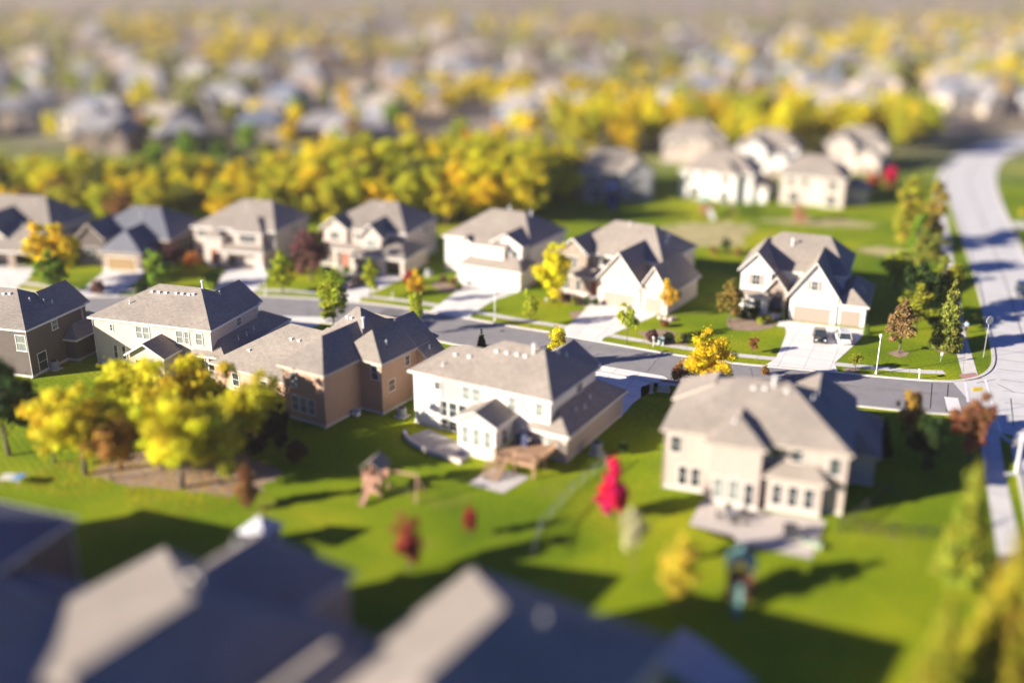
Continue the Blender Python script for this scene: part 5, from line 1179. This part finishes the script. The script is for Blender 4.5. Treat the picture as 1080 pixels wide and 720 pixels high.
# white canopy at the lower left
x, y = G(277, 578); root = empty('garden_gazebo', (x, y, 0), R(-25)); tag(root, 'small white peaked garden gazebo behind the near roof', 'gazebo')
for sx in (-1, 1):
    for sy in (-1, 1):
        p = MB(); p.box(sx*1.1-.06, sx*1.1+.06, sy*1.1-.06, sy*1.1+.06, 0, 2.0); p.build('post', WHITEM, root)
p = MB(); add_roof(p, MB(), blk(-1.4, 1.4, -1.4, 1.4, 2.0, 3.2, 'x', 1.39, 1.39), .06); p.build('canopy', mat('canvas', (.5, .5, .53), .8), root)
p = MB(); p.box(-1.05, 1.05, 1.05, 1.08, .2, 2.0); p.box(-1.08, -1.05, -1.0, 1.05, .2, 2.0); p.build('side_curtain', mat('canvas', (.5, .5, .53), .8), root)
# ------------------------------------------------------------------ fences
def fence(pts, label, h=1.25, sp=2.2, m=None):
    pts = [Vector((*G(*p), 0)) for p in pts]; root = empty('metal_fence', pts[0]); tag(root, label, 'fence'); o = pts[0]
    for a, b in zip(pts[:-1], pts[1:]):
        L = (b-a).length; n = max(1, round(L/sp)); dr = (b-a)/n
        for i in range(n):
            q = a+dr*i-o; p = MB(); p.tube(q, q+Vector((0, 0, h+.08)), .05, .05, 6); p.build('post', m or DARKM, root)
        p = MB()
        for zz in (.15, h-.15, h): p.tube(a-o+Vector((0, 0, zz)), b-o+Vector((0, 0, zz)), .022, .022, 4)
        k = int(L/.25)
        for i in range(k):
            q = a+(b-a)*(i+.5)/k-o; p.tube(q+Vector((0, 0, .1)), q+Vector((0, 0, h+.02)), .012, .012, 4)
        p.build('rails_and_pickets', m or DARKM, root)
fence([(940, 520), (885, 560), (1000, 570), (1035, 552)], 'thin black metal fence on the lawn right of the beige house')
fence([(638, 492), (604, 520), (570, 560), (562, 590)], 'thin grey metal fence running down the lawn from the white house', m=mat('dull_fence_paint', (.16, .18, .15), .6))
fence([(745, 318), (775, 316), (800, 312)], 'short black metal fence in the shaded side yard beside the tan gabled house')
# white service post at the right edge
x, y = G(1071, 500); root = empty('service_post', (x, y, 0), R(15)); tag(root, 'white slanted-looking post with foot at the right edge', 'post')
p = MB(); h = height_of(1071, 500, 458); p.tube((0, 0, 0), (0, 0, h), .13, .11, 10); p.build('post', WHITEM, root); p = MB(); p.box(-1.2, .3, -.12, .12, 0, .25); p.build('foot', WHITEM, root)
# stone bed by the front of the tan gabled house
for k, (px, py) in enumerate(((604, 314), (609, 316), (599, 311), (702, 337), (708, 338), (696, 336))):
    x, y = G(px, py); p = MB(); p.ball((0, 0, .2), .5, .4, .3, 9, 6); o = p.build('garden_boulder', mat('pale_rock', (.45, .40, .35), .9, .2, 3), None, True); o.location = (x, y, 0); o.rotation_euler = (0, 0, k)
    tag(o, ('pale boulder in the bed by the tan gabled house entry' if k < 3 else 'pale boulder in the bed under the slim amber tree'), 'boulder', 'pale boulders at the entry bed' if k < 3 else 'pale boulders under the amber tree')
# ------------------------------------------------------------------ pedestrian
def skin(name, verts, edges, radii, m, parent=None, root=0):
    me = bpy.data.meshes.new(name); me.from_pydata(verts, edges, []); me.update(); o = bpy.data.objects.new(name, me); link(o, parent)
    me.materials.append(m); md = o.modifiers.new('skin', 'SKIN')
    if not me.skin_vertices: bpy.context.view_layer.objects.active = o
    sv = me.skin_vertices[0].data if me.skin_vertices else None
    if sv:
        for i, r in enumerate(radii): sv[i].radius = (r, r)
        sv[root].use_root = True
    sb = o.modifiers.new('sub', 'SUBSURF'); sb.levels = 2; sb.render_levels = 2; return o
SKINM = mat('skin', (.50, .30, .21), .6, .03)
x, y = G(1018, 351); pr = empty('person', (x, y, 0), R(160)); tag(pr, 'person in light blue top and dark trousers walking on the pavement', 'person')
vb = [(0, 0, .93), (0, 0, 1.15), (0, .02, 1.38), (0, .02, 1.50), (0, .03, 1.60), (0, .03, 1.70), (.18, .02, 1.40), (.25, -.08, 1.15), (.24, .08, .92), (.24, .14, .84), (-.18, .02, 1.40), (-.25, .10, 1.15), (-.24, .22, .95), (-.24, .27, .88),
      (.09, 0, .88), (.10, .16, .50), (.10, .10, .08), (.10, .22, .04), (-.09, 0, .88), (-.10, -.10, .50), (-.10, -.32, .14), (-.10, -.22, .05)]
eb = [(0, 1), (1, 2), (2, 3), (3, 4), (4, 5), (2, 6), (6, 7), (7, 8), (8, 9), (2, 10), (10, 11), (11, 12), (12, 13), (0, 14), (14, 15), (15, 16), (16, 17), (0, 18), (18, 19), (19, 20), (20, 21)]
rb2 = [.13, .12, .14, .06, .10, .09, .06, .048, .035, .04, .06, .048, .035, .04, .09, .06, .042, .04, .09, .06, .042, .04]
skin('body', vb, eb, rb2, SKINM, pr)
skin('shirt', [(0, 0, .92), (0, 0, 1.15), (0, .02, 1.40), (.18, .02, 1.41), (.25, -.08, 1.16), (-.18, .02, 1.41), (-.25, .10, 1.16)], [(0, 1), (1, 2), (2, 3), (3, 4), (2, 5), (5, 6)], [.155, .145, .165, .085, .065, .085, .065], mat('light_blue_cloth', (.30, .50, .75), .8, .05), pr)
skin('trousers', [(0, 0, .95), (.09, 0, .88), (.10, .16, .50), (.10, .10, .12), (-.09, 0, .88), (-.10, -.10, .50), (-.10, -.31, .17)], [(0, 1), (1, 2), (2, 3), (0, 4), (4, 5), (5, 6)], [.15, .105, .075, .06, .105, .075, .06], mat('dark_cloth', (.03, .03, .045), .8, .05), pr)
hr = MB(); hr.ball((0, .01, 1.70), .115, .125, .10, 12, 8); hr.build('hair', mat('brown_hair', (.06, .035, .02), .7), pr, True)
# ------------------------------------------------------------------ air
hz = MB(); hz.box(-4500, 4500, -60, 5500, -1.0, 56)
ho = hz.build('haze', bpy.data.materials.new('haze')); ho['kind'] = 'stuff'; tag(ho, 'pale haze in the air over the far suburb', None)
hm = ho.data.materials[0]; hm.use_nodes = True; t = hm.node_tree; t.nodes.remove(t.nodes['Principled BSDF']); v = t.nodes.new('ShaderNodeVolumePrincipled')
v.inputs['Color'].default_value = (.92, .86, .84, 1); v.inputs['Density'].default_value = .00014; v.inputs['Anisotropy'].default_value = .2
t.links.new(v.outputs[0], t.nodes['Material Output'].inputs['Volume'])
scene.cycles.volume_bounces = 1
